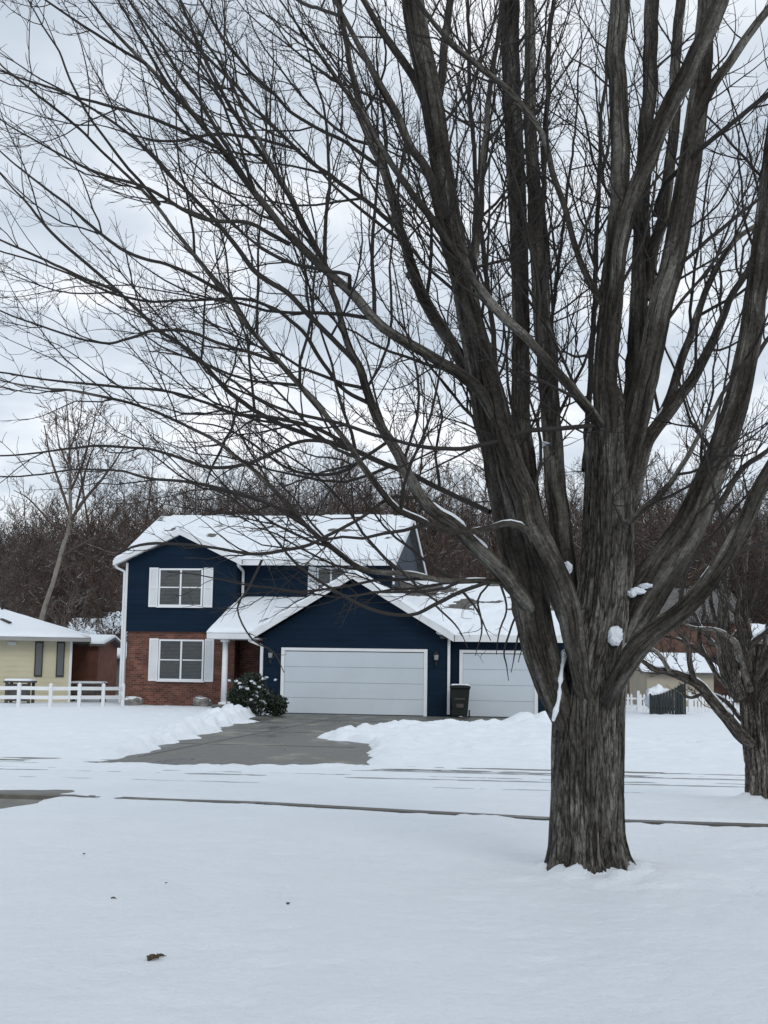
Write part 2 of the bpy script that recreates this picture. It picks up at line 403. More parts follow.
sc.view_settings.view_transform = 'Standard'; sc.view_settings.look = 'None'; sc.view_settings.gamma = 1; sc.view_settings.exposure = 0.2

# ------------------------------------------------------------------ ground sheets
def sheet(name, pts, z, m, label=None):
    me = bpy.data.meshes.new(name); me.from_pydata([(x, y, z) for x, y in pts], [], [tuple(range(len(pts)))]); me.update()
    return tag(link(name, me, None, m), kind='structure')
M['soil'] = simple('winter_soil', (.05, .042, .03), .95, .3, 3)
def pave(name, c, crack=None):
    m, nt, b = mat(name, c, .5, .5); v = coords(nt, world=True)
    n = noise(nt, coords(nt, (1, .42, 1), world=True), 1.0, 6, .62)
    nt.links.new(ramp(nt, n, [(.38, tuple(x*.42 for x in c)), (.48, tuple(x*.85 for x in c)), (.56, tuple(x*1.15 for x in c)), (.64, tuple(x*1.9 for x in c))]), b.inputs['Base Color'])
    nt.links.new(ramp(nt, n, [(.35, (.25, .25, .25)), (.6, (.8, .8, .8))]), b.inputs['Roughness'])
    bump(nt, b, noise(nt, v, 60, 4), .3, .005); return m
M['kerb'] = pave('stained_concrete', (.085, .08, .068)); M['asphalt'] = pave('slushy_asphalt', (.22, .23, .24)); M['concrete'] = pave('wet_concrete', (.115, .115, .10))
sheet('ground', [(-1500, -300), (1500, -300), (1500, 2500), (-1500, 2500)], 0, M['soil'])
sheet('road', [(-400, 17.4+48), (400, 17.4-48), (400, 22-48), (-400, 22+48)], .004, M['asphalt'])
sheet('pavement', [(-60, 12.6+17.4), (60, 12.6-17.4), (60, 16.3-17.4), (-60, 16.3+17.4)], .006, M['concrete'])
KP = [G(*q) for q in ((-40, 797), (75, 800), (165, 804), (260, 807), (400, 815), (550, 823), (768, 830), (1100, 842))]
kb = MB()
for a, b in zip(KP[:-1], KP[1:]): kb.beam((*a, 0), (*b, 0), .20, .105)
tag(kb.build('kerb', M['kerb']), kind='structure')
U = (math.cos(R(9)), -math.sin(R(9))); Vv = (math.sin(R(9)), math.cos(R(9))); O = G(353, 715)
def W(u, v): return (O[0]+u*U[0]+v*Vv[0], O[1]+u*U[1]+v*Vv[1])
sheet('driveway', [W(-3.35, .1), (-6.5, 21.6), (4.5, 20.6), W(6.6, .1)], .010, M['concrete'])
# expansion joints of the driveway: shallow dark grooves
jb = MB()
for v in (-5.2, -12.6, -18.):
    a, b = W(-3.3, v), W(3.3, v); jb.beam((*a, .012), (*b, .012), .02, .006)
a, b = W(0, -.2), W(.2, -22); jb.beam((*a, .012), (*b, .012), .03, .006)
tag(jb.build('driveway_joints', M['dark']), kind='structure')

# snow cover: one height field, dipping under the pavement where it has been cleared
def polyd(px, py, poly):
    """signed distance (negative inside)"""
    d = np.full(px.shape, 1e9); ins = np.zeros(px.shape, bool); n = len(poly)
    for i in range(n):
        (ax, ay), (bx, by) = poly[i], poly[(i+1) % n]
        ex, ey = bx-ax, by-ay; wx, wy = px-ax, py-ay
        t = np.clip((wx*ex+wy*ey)/(ex*ex+ey*ey), 0, 1); d = np.minimum(d, np.hypot(wx-ex*t, wy-ey*t))
        c = ((ay > py) != (by > py)) & (px < (bx-ax)*(py-ay)/((by-ay) if by != ay else 1e-9)+ax); ins ^= c
    return np.where(ins, -d, d)
def lined(px, py, line):
    d = np.full(px.shape, 1e9)
    for (ax, ay), (bx, by) in zip(line[:-1], line[1:]):
        ex, ey = bx-ax, by-ay; wx, wy = px-ax, py-ay
        t = np.clip((wx*ex+wy*ey)/(ex*ex+ey*ey), 0, 1); d = np.minimum(d, np.hypot(wx-ex*t, wy-ey*t))
    return d
clear = [G(*q) for q in ((96, 766), (150, 751), (200, 738), (232, 724), (256, 716.5), (275, 713), (352, 712), (446, 713), (560, 716), (556, 724), (500, 727.5), (430, 727), (392, 726.5), (358, 731), (333, 736), (320, 740.5), (368, 744), (376, 752), (372, 766), (240, 767))]
patch = [G(*q) for q in ((-60, 790), (20, 789), (78, 790), (60, 795), (20, 802), (-10, 809), (-60, 814))]
kerb = [G(*q) for q in ((-40, 797), (75, 800), (165, 804), (260, 807), (400, 815), (550, 823), (768, 830), (900, 836))]
farwalk = [G(*q) for q in ((-60, 733), (60, 735), (200, 736))]; farwalk2 = [G(*q) for q in ((560, 742), (640, 745), (768, 750), (860, 753))]
TREE = (1.63, 10.15); TREE2 = (4.62, 15.6)
def snow_h(x, y):
    h = .07+.05*(fbm(x*.25, y*.25, 0, 3, 3)-.5)+.016*(fbm(x*1.7, y*1.7, 0, 3, 4)-.5)+.02*np.clip((y-30)/14, 0, 1)*6*.6
    h = h+.011*(fbm(x*6, y*6, 0, 3, 5)-.5)+.02*(fbm(x*.8, y*.8, 0, 2, 6)-.5)-.012*np.clip(fbm(x*5, y*5, 3, 2, 8)-.66, 0, 1)*8
    rough = np.clip((y-16)/6, 0, 1)
    h = h+.10*np.clip((y-24.5)/1.5, 0, 1)*np.clip((38-y)/3, 0, 1)*np.clip((x+1.8)/.8, 0, 1)*np.clip((5.5-x)/1.5, 0, 1)*np.clip(fbm(x*2.6, y*2., 0, 4, 77)*2-.75, 0, 1)
    h = h+rough*.04*(fbm(x*4, y*4, 0, 3, 9)-.5)+.09*np.clip((y-22.3)/1.2, 0, 1)*np.clip((36-y)/8, 0, 1)*(np.clip(fbm(x*2.2, y*2.2, 0, 4, 10)*1.8-.7, 0, 1))
    h = h+.03*np.clip(1-np.abs(y+.29*x-15.9)/1.2, 0, 1)*(fbm(x*3, y*3, 0, 4, 78)-.4)*2*np.clip((3.5-x)/3, 0, 1)
    # street: packed, rutted by tyres
    w_ = y+.12*x; st = np.clip((w_-17.2)/.5, 0, 1)*np.clip((22.3-w_)/.5, 0, 1)
    h = h*(1-st)+st*(.022+.010*(fbm(x*2, y*5, 0, 3, 12)-.5))
    along = x
    for c, dpt, wd, thr in ((18.0, .018, .10, .56), (19.3, .03, .14, .44), (19.75, .03, .12, .40), (20.6, .034, .14, .36), (20.95, .034, .13, .35), (21.5, .036, .15, .35)):
        wob = c+.22*(fbm(along*.3, c, 0, 3, 30)-.5)
        g = np.exp(-((w_-wob)/wd)**2); brk = np.clip((fbm(along*.9, c*3, 0, 3, 31)-thr)*6+.5, 0, 1)
        h = h-np.exp(-((w_-wob)/.3)**2)*.007+np.exp(-((w_-wob-.32)/.14)**2)*.008*fbm(x*2, y*3, 0, 2, 34)-g*(.004+dpt*brk*fbm(x*5, y*9, 0, 2, 33)*1.3)*np.clip((x+9)/3, .2, 1)
    # ploughed ridge by the far kerb
    rd = np.exp(-((w_-22.6)/.35)**2); h = h+rd*.05*fbm(x*3, y*3, 0, 3, 14)
    # near pavement edge: thin exposed strip
    dk = lined(x, y, kerb); brk = np.clip((fbm(x*1.1, y*.3, 0, 4, 41)-.30)*5, 0, 1)
    wk = .10+.10*fbm(x*1.2, 3, 0, 2, 44)
    side = np.clip((x+3.9)/1., 0, 1)
    h = h-side*np.clip(1-(dk-.10)/.25, 0, 1)*(.014+.05*brk+.06*(fbm(x*5, y*5, 0, 3, 46)-.5))
    for ln in (farwalk, farwalk2):
        dk = lined(x, y, ln); h = h-.3*np.exp(-(dk/.5)**2)*np.clip((fbm(x*1.9, y*1.5, 0, 3, 50)-.5)*5, 0, 1)
        h = h+.05*np.exp(-((dk-.8)/.5)**2)*fbm(x*4, y*4, 0, 2, 51)
    # cleared ground
    nz = (fbm(x*1.4, y*1.0, 0, 4, 21)-.5)
    for poly, berm, bw in ((clear, 1., .45), (patch, .25, .3)):
        d = polyd(x, y, poly)+nz*(.7 if poly is clear else .9)
        lump = np.clip(fbm(x*2.6, y*2.6, 0, 4, 22)*1.6-.35, 0, 1.2)
        far = np.clip((y-24)/8, 0, 1)*berm*np.where(x < -2.3, 1., .25)
        h = np.where(d < 0, np.maximum(-.06, d*.6), np.minimum(h+.0, d*(.5 if poly is clear else .10))+np.exp(-((d-bw)/bw)**2)*lump*(.09*berm+.26*far)*np.clip(d/.25, 0, 1))
    # heap beside the third garage door
    hx, hy = G(527, 724); h = h+.40*np.exp(-(((x-hx)/.75)**2+((y-hy)/.8)**2))*(.7+.6*fbm(x*3, y*3, 0, 3, 23))
    hx, hy = G(232, 722); h = h+.16*np.exp(-(((x-hx)/.8)**2+((y-hy)/1.6)**2))*(.7+.6*fbm(x*3, y*3, 0, 3, 23))
    # drift round the tree foot
    d = np.hypot(x-TREE[0], (y-TREE[1])); h = h+.05*np.exp(-((d-.3)/.38)**2)*(.6+.8*fbm(x*3, y*3, 0, 3, 24))
    h = h+.085*np.exp(-((d-.34)/.12)**2)*np.clip(fbm(x*8, y*8, 0, 3, 27)*2.4-.8, 0, 1)+.035*np.exp(-((d-.6)/.35)**2)*(fbm(x*5, y*5, 0, 4, 29)-.35)*2
    h = h+.05*np.exp(-(((x-TREE[0]-.75)/.55)**2+((y-TREE[1]+.05)/.5)**2))
    d = np.hypot(x-TREE2[0], (y-TREE2[1])); h = h+.10*np.exp(-((d-.1)/.6)**2)+.07*np.exp(-((d-.32)/.14)**2)*np.clip(fbm(x*6, y*6, 0, 3, 28)*2.4-.8, 0, 1)
    return h
def axis(segs):
    out = [segs[0][0]]
    for a, b, s in segs:
        k = max(1, int(round((b-a)/s))); out += list(np.linspace(a, b, k+1)[1:])
    return np.array(out)
xs = np.concatenate([-np.geomspace(1500, 16.5, 26), axis([(-16, 16, .06)]), np.geomspace(16.5, 1500, 26)])
ys = np.concatenate([[-300, -100, -40, -20, -10], axis([(-5, 4, .3), (4, 10, .06), (10, 13.2, .05), (13.2, 23.5, .035), (23.5, 30, .08), (30, 47, .10), (47, 62, .5)]), np.geomspace(64, 2500, 24)])
X, Y = np.meshgrid(xs, ys); Z = snow_h(X, Y)
I = np.arange(X.size).reshape(X.shape)
Q = np.stack([I[:-1, :-1], I[:-1, 1:], I[1:, 1:], I[1:, :-1]], -1).reshape(-1, 4)
tag(link('snowy_ground', npmesh('snowy_ground', np.stack([X, Y, Z], -1).reshape(-1, 3), Q), None, M['snow'], True), kind='structure')
def gz(x, y): return float(snow_h(np.array([x]), np.array([y]))[0])
# wooded rise behind the houses
hx = np.linspace(-260, 260, 120); hy = np.linspace(92, 260, 60); HX, HY = np.meshgrid(hx, hy)
def hillf(x, y): return np.clip((y-90)/62, 0, 1)**1.1*15.5*(.75+.5*fbm(x*.018, 2.2, 0, 2, 61))*(.72+.28*np.clip((x+42)/30, 0, 1))-.3
HZ = hillf(HX, HY)+3*(fbm(HX*.12, HY*.12, 0, 4, 60)-.6)*np.clip((HY-94)/30, 0, 1)
I = np.arange(HX.size).reshape(HX.shape); Q = np.stack([I[:-1, :-1], I[:-1, 1:], I[1:, 1:], I[1:, :-1]], -1).reshape(-1, 4)
M['hill'] = simple('leaf_litter_slope', (.040, .031, .028), .95, .7, .6)
_m = M['hill']; _nt = _m.node_tree; _b = _nt.nodes['Principled BSDF']; _old = _b.inputs['Base Color'].links[0].from_socket
_mx = N(_nt, 'ShaderNodeMix', data_type='RGBA'); _nt.links.new(_old, _mx.inputs[6]); _mx.inputs[7].default_value = (.6, .63, .68, 1)
_nt.links.new(ramp(_nt, noise(_nt, coords(_nt, (1, 1, 1), world=True), .55, 6, .7), [(.52, (0, 0, 0)), (.60, (.75, .75, .75))]), _mx.inputs[0]); _nt.links.new(_mx.outputs[2], _b.inputs['Base Color'])
tag(link('hill', npmesh('hill', np.stack([HX, HY, HZ], -1).reshape(-1, 3), Q), None, M['hill'], True), kind='structure')

# ------------------------------------------------------------------ main tree
tree = empty('maple_tree', (0, 0, 0), label='huge bare grey barked maple spreading over the whole front yard', cat='tree')
tree.location = (TREE[0], TREE[1], 0)
def reparent(o):
    o.matrix_parent_inverse = Matrix.Translation((-TREE[0], -TREE[1], 0))
D = 10.15; DS = -.75
# trunk
tp = []
for x, y, w_ in ((590, 884, 104), (590, 872, 94), (589, 856, 82), (588, 830, 76), (588, 790, 73), (588, 750, 73), (589, 710, 72), (592, 675, 70), (598, 640, 62), (604, 600, 56), (607, 560, 52), (608, 520, 50), (609, 480, 48), (610, 445, 50), (612, 420, 40), (613, 400, 26), (614, 385, 8)):
    X_, Y_, Z_ = P(x, y, D); tp.append((X_, Y_, Z_, w_*D/F/2))
K = catmull(tp, .018); pts, rad = K[:, :3], K[:, 3]; ns = 260
Vt, Qt, Bt = tubes([(pts, rad)], ns)
th = np.tile(np.arange(ns)*2*np.pi/ns, len(pts)); zt = np.repeat(pts[:, 2], ns); ctr = np.repeat(pts, ns, axis=0); c, s = np.cos(th), np.sin(th)
flare = np.clip(1-zt/.5, 0, 1)**2
lob = (fbm(c*1.9+9, s*1.9, zt*.35, 3, 71)-.5)
root = np.abs(np.sin(th*3.5+1.2*fbm(zt*1.2, 0, 0, 2, 70)+.6))
fur = np.abs(fbm(c*11+3+zt*.25, s*11, zt*1.0, 4, 72)-.5)*2; fine = fbm(c*26, s*26, zt*5, 3, 73)-.5
amp = 1+lob*.26+flare*(root*.2-.03)-(.10-.07*flare)*np.clip(.26-fur, 0, 1)/.26+fine*.03
Vt = ctr+(Vt-ctr)*amp[:, None]
note_centres(pts, rad)
trunk = link('trunk', npmesh('trunk', Vt, Qt, Bt), tree, M['bark'], True); reparent(trunk)

def finish(px):
    (x0, y0, _), (x1, y1, w1) = px[-2], px[-1]
    if w1 > 8: return px
    if 60 < x1 < 700 and y1 > 60: return px[:-1]+[(x1, y1, .9)]
    L = math.hypot(x1-x0, y1-y0); ux, uy = (x1-x0)/L, (y1-y0)/L
    return px[:-1]+[(x1, y1, w1*.8), (x1+ux*45+uy*6, y1+uy*45-8, w1*.5), (x1+ux*95, y1+uy*90-16, .8)]
LIMBS = [  # pixel path with widths, start depth, end depth, child levels
 # left stems
 ([(582, 770, 14), (570, 735, 24), (558, 700, 36), (545, 660, 42), (534, 610, 44), (522, 560, 44), (510, 510, 42), (500, 460, 38), (488, 410, 34), (473, 335, 31), (460, 272, 28), (447, 200, 27), (434, 110, 27), (416, 20, 28), (408, -60, 24)], 10.8, 10.2, 2),
 ([(592, 735, 12), (584, 690, 20), (573, 632, 28), (558, 580, 30), (538, 535, 29), (522, 490, 28), (507, 445, 26), (492, 395, 24), (476, 330, 20), (452, 260, 16), (430, 176, 12), (410, 145, 11), (397, 115, 11), (380, 85, 10), (355, 40, 8), (330, -10, 6)], 10.6, 9.6, 2),
 ([(575, 650, 12), (563, 610, 22), (548, 565, 26), (534, 520, 26), (526, 470, 24), (522, 420, 22), (520, 287, 21), (516, 190, 22), (512, 96, 22), (509, 0, 24), (507, -60, 22)], 11.2, 12.2, 2),
 ([(592, 680, 12), (576, 620, 24), (564, 570, 28), (558, 500, 28), (554, 460, 26), (551, 420, 25), (543, 335, 23), (537, 240, 16), (530, 120, 14), (529, 0, 12), (528, -60, 11)], 11.1, 11.8, 2),
 ([(552, 400, 9), (547, 330, 9), (544, 230, 8), (546, 120, 8), (550, 24, 7), (560, -40, 6)], 11.7, 12.2, 1),
 # centre
 ([(606, 455, 26), (607, 420, 30), (606, 360, 28), (612, 290, 27), (618, 210, 24), (620, 144, 23), (617, 48, 22), (622, -50, 22)], 10.7, 10.3, 2),
 ([(608, 330, 14), (616, 270, 18), (628, 210, 20), (645, 165, 22), (664, 120, 22), (690, 66, 22), (714, 20, 20), (738, -50, 18)], 10.5, 9.8, 2),
 ([(625, 450, 18), (634, 380, 22), (640, 300, 22), (642, 220, 20), (648, 100, 18), (656, -50, 16)], 11.2, 12, 2),
 ([(648, 300, 12), (662, 210, 14), (672, 130, 13), (684, -50, 12)], 11.3, 12, 1),
 ([(620, 500, 26), (628, 460, 30), (640, 405, 30), (652, 345, 28), (668, 280, 28), (683, 210, 28), (696, 120, 26), (705, 40, 23), (711, -60, 20)], 10.8, 10.6, 2),
 # right
 ([(590, 750, 12), (602, 695, 28), (620, 643, 42), (640, 600, 50), (666, 562, 46), (690, 522, 39), (712, 468, 34), (733, 412, 30), (750, 340, 27), (764, 240, 26), (778, 120, 24), (790, 0, 20)], 10.9, 11.1, 2),
 ([(600, 730, 8), (614, 690, 20), (632, 655, 26), (650, 634, 24), (676, 614, 22), (706, 584, 21), (733, 541, 20), (755, 495, 19), (790, 435, 17), (835, 350, 14), (880, 260, 10)], 10.5, 9.3, 2),
 ([(622, 530, 20), (634, 490, 20), (646, 445, 16), (674, 405, 14), (698, 370, 13), (730, 303, 10), (768, 225, 9), (800, 130, 7)], 11.2, 12.6, 2),
 ([(616, 520, 10), (636, 468, 12), (668, 402, 12), (692, 331, 10), (708, 286, 9), (735, 240, 8), (770, 215, 7), (820, 150, 5)], 11.4, 12.9, 2),
 ([(604, 523, 9), (631, 520, 9), (665, 488, 8), (690, 450, 7), (720, 400, 6), (760, 340, 4)], 10.5, 9.6, 2),
 ([(655, 215, 8), (668, 182, 8), (705, 145, 8), (768, 96, 7), (820, 50, 5)], 10.5, 10, 1),
 ([(672, 275, 7), (687, 258, 6), (730, 222, 6), (780, 180, 5)], 10.5, 10.3, 1),
 ([(686, 150, 12), (703, 101, 12), (735, 55, 11), (768, 8, 10), (800, -40, 8)], 10.6, 10.3, 1),
 ([(690, 530, 10), (720, 505, 9), (745, 470, 8), (790, 430, 6)], 11., 11.6, 2),
 # long diagonals to the upper left
 ([(606, 436, 15), (590, 412, 13), (544, 360, 12), (486, 297, 12), (457, 259, 11), (429, 215, 10), (400, 177, 9), (350, 100, 7), (300, 30, 5)], 10.4, 8.8, 2),
 ([(604, 305, 11), (592, 283, 10), (573, 240, 9), (555, 180, 9), (544, 140, 9), (500, 85, 9), (455, 45, 9), (420, 5, 8)], 10.4, 9.6, 2),
 ([(494, 440, 16), (478, 395, 16), (460, 357, 15), (431, 309, 14), (413, 273, 13), (399, 229, 12), (383, 169, 12), (370, 135, 11), (352, 68, 9), (342, 17, 8), (334, -40, 6)], 10.5, 10.9, 2),
 ([(440, 150, 10), (424, 100, 11), (405, 66, 11), (383, 34, 10), (363, 0, 8), (340, -40, 6)], 10.3, 10.8, 1),
 ([(498, 425, 12), (480, 392, 14), (460, 375, 14), (435, 360, 13), (399, 338, 12), (377, 320, 12), (355, 295, 12), (337, 280, 11), (318, 262, 11), (289, 232, 10), (252, 190, 9), (219, 148, 8), (180, 104, 7), (126, 44, 5), (98, 11, 4)], 10.2, 8.4, 2),
 ([(537, 620, 20), (520, 592, 20), (497, 568, 17), (457, 528, 15), (427, 504, 14), (398, 454, 13), (378, 415, 12), (362, 374, 11), (350, 345, 10), (341, 310, 9), (328, 270, 8), (300, 215, 7), (270, 160, 6), (235, 95, 5), (205, 40, 4)], 10.4, 9.6, 2),
 ([(356, 364, 8), (345, 352, 8), (326, 332, 8), (304, 309, 8), (286, 291, 8), (257, 274, 8), (235, 247, 7), (200, 205, 6), (160, 165, 5), (110, 120, 4), (40, 80, 3)], 9.8, 8.6, 2),
 ([(534, 548, 12), (526, 530, 10), (510, 523, 9), (487, 529, 9), (457, 531, 9), (418, 519, 9), (388, 504, 9), (363, 469, 9), (343, 439, 8), (319, 404, 8), (304, 390, 8), (278, 362, 8), (249, 327, 7), (227, 294, 7), (202, 262, 7), (180, 236, 6), (150, 198, 5), (100, 150, 4), (50, 105, 4), (0, 60, 3)], 10.2, 9.2, 2),
 ([(534, 592, 10), (518, 584, 9), (502, 583, 8), (457, 580, 8), (418, 575, 8), (368, 571, 8), (338, 554, 8), (309, 528, 7), (279, 494, 7), (254, 469, 6), (215, 440, 5), (160, 415, 4), (100, 396, 4), (20, 385, 3)], 10.4, 9.3, 2),
 ([(490, 512, 8), (450, 492, 8), (420, 480, 8), (393, 469, 8), (343, 447, 8), (290, 427, 7), (237, 399, 7), (203, 366, 6), (146, 319, 6), (118, 292, 5), (88, 265, 5), (41, 220, 4), (10, 183, 3)], 10.9, 11.6, 2),
 ([(420, 498, 5), (395, 498, 5), (373, 507, 5), (353, 523, 5), (323, 539, 5), (300, 549, 5), (256, 555, 5), (217, 548, 4), (178, 544, 4), (142, 546, 4), (113, 561, 3)], 10.1, 9.4, 1),
 ([(490, 581, 6), (463, 592, 6), (436, 606, 6), (408, 614, 5), (369, 607, 5), (338, 592, 4), (299, 566, 4), (270, 535, 3), (230, 500, 3), (190, 480, 3)], 10.3, 9.8, 1),
 ([(350, 444, 5), (300, 443, 5), (250, 463, 5), (203, 466, 5), (156, 452, 4), (98, 446, 4), (40, 452, 3), (-10, 456, 3)], 10.1, 9.6, 1),
 ([(345, 443, 6), (300, 422, 6), (234, 411, 5), (172, 392, 4), (117, 386, 4), (50, 380, 3), (-20, 370, 3)], 10.1, 9.6, 1),
 ([(600, 424, 7), (575, 428, 7), (538, 431, 7), (489, 443, 6), (447, 450, 6), (388, 439, 5), (328, 420, 5), (270, 404, 4), (200, 362, 3), (140, 350, 3)], 10.4, 9.4, 1),
 # further fan of long shoots on the upper left
 ([(289, 244, 7), (250, 225, 6), (200, 218, 6), (150, 190, 5), (90, 170, 4), (20, 130, 3)], 9.1, 8.4, 2),
 ([(252, 190, 7), (215, 130, 6), (170, 60, 5), (130, 0, 4)], 8.8, 8.2, 2),
 ([(327, 268, 7), (290, 200, 7), (240, 120, 6), (200, 50, 5), (170, -20, 4)], 9.9, 9.9, 2),
 ([(399, 229, 7), (350, 190, 7), (300, 150, 6), (240, 90, 5), (180, 30, 4), (140, -20, 3)], 10.7, 11.4, 2),
 ([(383, 169, 7), (340, 140, 6), (290, 110, 5), (240, 60, 5), (200, 0, 4)], 10.8, 11.4, 2),
 ([(278, 362, 6), (230, 345, 5), (170, 330, 5), (110, 345, 4), (50, 330, 3), (0, 310, 3)], 9.7, 9., 2),
 ([(227, 294, 6), (180, 270, 5), (120, 250, 5), (60, 200, 4), (10, 160, 3)], 9.5, 10, 2),
 ([(309, 528, 6), (270, 505, 5), (220, 490, 5), (160, 478, 4), (90, 470, 3), (20, 478, 3)], 9.7, 9.3, 1),
 ([(434, 110, 12), (445, 50, 11), (452, -20, 10)], 10.4, 11, 2),
 ([(470, 330, 9), (478, 230, 8), (488, 120, 8), (500, 30, 7), (505, -40, 6)], 10.7, 11.4, 2),
 ([(500, 460, 8), (492, 330, 8), (478, 200, 7), (470, 100, 7), (466, 0, 6)], 11, 12, 2),
 ([(584, 470, 8), (590, 380, 8), (594, 280, 7), (600, 180, 6), (604, 80, 5), (610, 0, 4)], 11.3, 12.4, 2),
 ([(372, 405, 7), (340, 385, 6), (300, 330, 6), (255, 300, 5), (200, 300, 4), (130, 300, 4), (60, 270, 3), (0, 250, 3)], 10.1, 10.8, 2),
]
allroots = []
LIMBOBJ = []
LIMBS += [
 ([(219, 148, 6), (150, 118, 5), (80, 98, 4), (0, 70, 3)], 8.9, 8.5, 2),
 ([(180, 104, 5), (140, 40, 4), (110, -20, 3)], 8.7, 8.3, 2),
 ([(146, 64, 5), (80, 25, 4), (20, -20, 3)], 8.6, 8.1, 2),
 ([(118, 292, 5), (50, 262, 4), (-20, 230, 3)], 11.4, 11.8, 2),
 ([(160, 205, 5), (100, 130, 4), (50, 40, 3), (20, -20, 2)], 9.3, 9., 2),
 ([(342, 17, 6), (280, -10, 5), (230, -60, 4)], 10.9, 11.2, 2),
 ([(300, 150, 5), (230, 135, 5), (160, 140, 4), (80, 120, 3)], 11, 11.4, 2),
 ([(390, 440, 5), (340, 470, 5), (290, 470, 4), (230, 430, 3), (170, 420, 3)], 10.2, 10.8, 2),
 ([(500, 583, 4), (506, 605, 3), (502, 630, 2.5), (496, 655, 2)], 10.4, 10.2, 1),
 ([(520, 588, 4), (522, 620, 3), (518, 645, 2.5), (512, 672, 2)], 10.4, 10.7, 1),
 ([(463, 592, 4), (480, 612, 3), (492, 640, 2.5)], 10.2, 9.9, 1),
 ([(510, 584, 3), (514, 610, 3), (524, 640, 2.5), (520, 664, 2)], 10.3, 9.8, 2),
 ([(490, 583, 3), (478, 600, 3), (484, 628, 2.5), (478, 655, 2)], 10.3, 10.8, 2),
 ([(436, 606, 3), (455, 625, 2.5), (466, 650, 2)], 10.2, 10.4, 1),
 ([(524, 600, 3), (512, 626, 3), (505, 652, 2.5), (508, 680, 2)], 10.6, 11.2, 2),
 ([(262, 560, 4), (248, 590, 3), (238, 610, 2.5), (252, 640, 2.5), (275, 652, 2), (286, 672, 2)], 9.8, 9.5, 0),
 ([(238, 398, 4), (228, 440, 4), (210, 470, 3), (200, 500, 3)], 10, 10.2, 1),
 ([(720, 565, 8), (745, 548, 7), (775, 540, 6)], 10.6, 10.2, 2),
 ([(735, 400, 8), (760, 350, 7), (800, 300, 5)], 11.2, 11.8, 2),
 ([(560, 500, 6), (545, 400, 5), (556, 300, 5), (570, 180, 4), (580, 60, 3)], 11.6, 12.6, 2),
]
for i, (px, d0, d1, lv) in enumerate(LIMBS):
    px = finish(px)
    o, pts, rad = limb_mesh('limb', px, d0+DS, d1+DS, tree, M['limb_bark'] if max(q[2] for q in px) > 8 else M['twig'], seed=i+1, step=.03 if max(q[2] for q in px) > 16 else .05, attach=True); note_centres(pts, rad)
    reparent(o); LIMBOBJ.append((o, pts, rad))
    out = []
    wmax = max(q[2] for q in px)
    twigs_for(pts, rad, out, lv, .34 if wmax > 18 else .25, .5 if lv == 2 else .45, start=.26 if wmax > 18 else .08, maxlen=2.0, up=.05)
    if out: Vb, Qb, Bb = tubes(out, 4); t = link('twigs', npmesh('twigs', Vb, Qb, Bb), o, M['twig'], True)
    allroots.append(len(out))
print('TWIGS', sum(allroots))

# snow lodged in the crotches and on limbs
def blob(name, ctr, size, parent, seed, squash=1., world_off=None, lab=None):
    import bmesh
    bm = bmesh.new(); bmesh.ops.create_icosphere(bm, subdivisions=4, radius=1)
    a = np.array([v.co[:] for v in bm.verts]); n = fbm(a[:, 0]*1.7+seed*9, a[:, 1]*1.7, a[:, 2]*1.7, 4, seed)
    n2 = fbm(a[:, 0]*5+seed, a[:, 1]*5, a[:, 2]*5, 3, seed)
    for v, k, k2 in zip(bm.verts, n, n2):
        f = .38+.95*k+.22*k2; v.co = Vector((v.co.x*size[0]*f+ctr[0], v.co.y*size[1]*f+ctr[1], v.co.z*size[2]*f+ctr[2]))
    me = bpy.data.meshes.new(name); bm.to_mesh(me); bm.free()
    o = link(name, me, parent, M['snow'], True)
    return o
px_m = D/F
for i, (x, y, d, sx, sz) in enumerate(((567, 568, 10.76, 7, 9), (615, 634, 10.68, 10, 12), (614, 641, 10.66, 7, 7), (637, 591, 10.78, 11, 5), (646, 586, 10.8, 9, 4), (632, 594, 10.76, 6, 5), (546, 444, 11.3, 8, 4), (563, 655, 10.7, 3, 7))):
    b = blob('snow_patch', P(x, y, d+DS), (sx*px_m*.78, .05, sz*px_m*.72), tree, i+3); reparent(b)
_pts = np.array([P(x, y, d+DS) for x, y, d in ((565, 650, 10.72), (562, 668, 10.64), (560, 684, 10.60), (559, 698, 10.57), (556, 710, 10.56), (553, 721, 10.57))]); _pts = catmull(_pts, .02)
_k = np.arange(len(_pts)); _r = .024*np.clip(fbm(_k*.35, 1.7, 0, 3, 5)*1.7-.25, .12, 1.2); _V, _Q, _B = tubes([(_pts, _r)], 10)
reparent(link('snow_patch', npmesh('snow_patch', _V, _Q), tree, M['snow'], True))
def snow_on(limb, t0, t1, seed, thr=.42):
    o, pts, rad = limb; n = len(pts); a, b = int(n*t0), int(n*t1); p = pts[a:b].copy(); r = rad[a:b]
    k = np.arange(len(p)); m = fbm(k*.22, seed, 0, 3, seed); tz = np.gradient(p, axis=0); tz /= np.linalg.norm(tz, axis=1, keepdims=True)+1e-9
    rr = r*.62*np.clip((m-thr)*5, 0.02, 1)*np.clip((1.02-np.abs(tz[:, 2]))*3, 0.02, 1)
    up_ = np.array([0, 0, 1.])-tz*tz[:, 2:3]; up_ /= np.linalg.norm(up_, axis=1, keepdims=True)+1e-9
    p += up_*(r*.66)[:, None]
    Vb, Qb, Bb = tubes([(p, rr)], 8)
    s = link('snow_strip', npmesh('snow_strip', Vb, Qb), o, M['snow'], True)
    return s
snow_on(LIMBOBJ[27], .02, .42, 1); snow_on(LIMBOBJ[26], .0, .25, 2); snow_on(LIMBOBJ[11], .12, .5, 3); snow_on(LIMBOBJ[24], .12, .3, 4); snow_on(LIMBOBJ[13], .2, .5, 5)
bpy.context.view_layer.update()

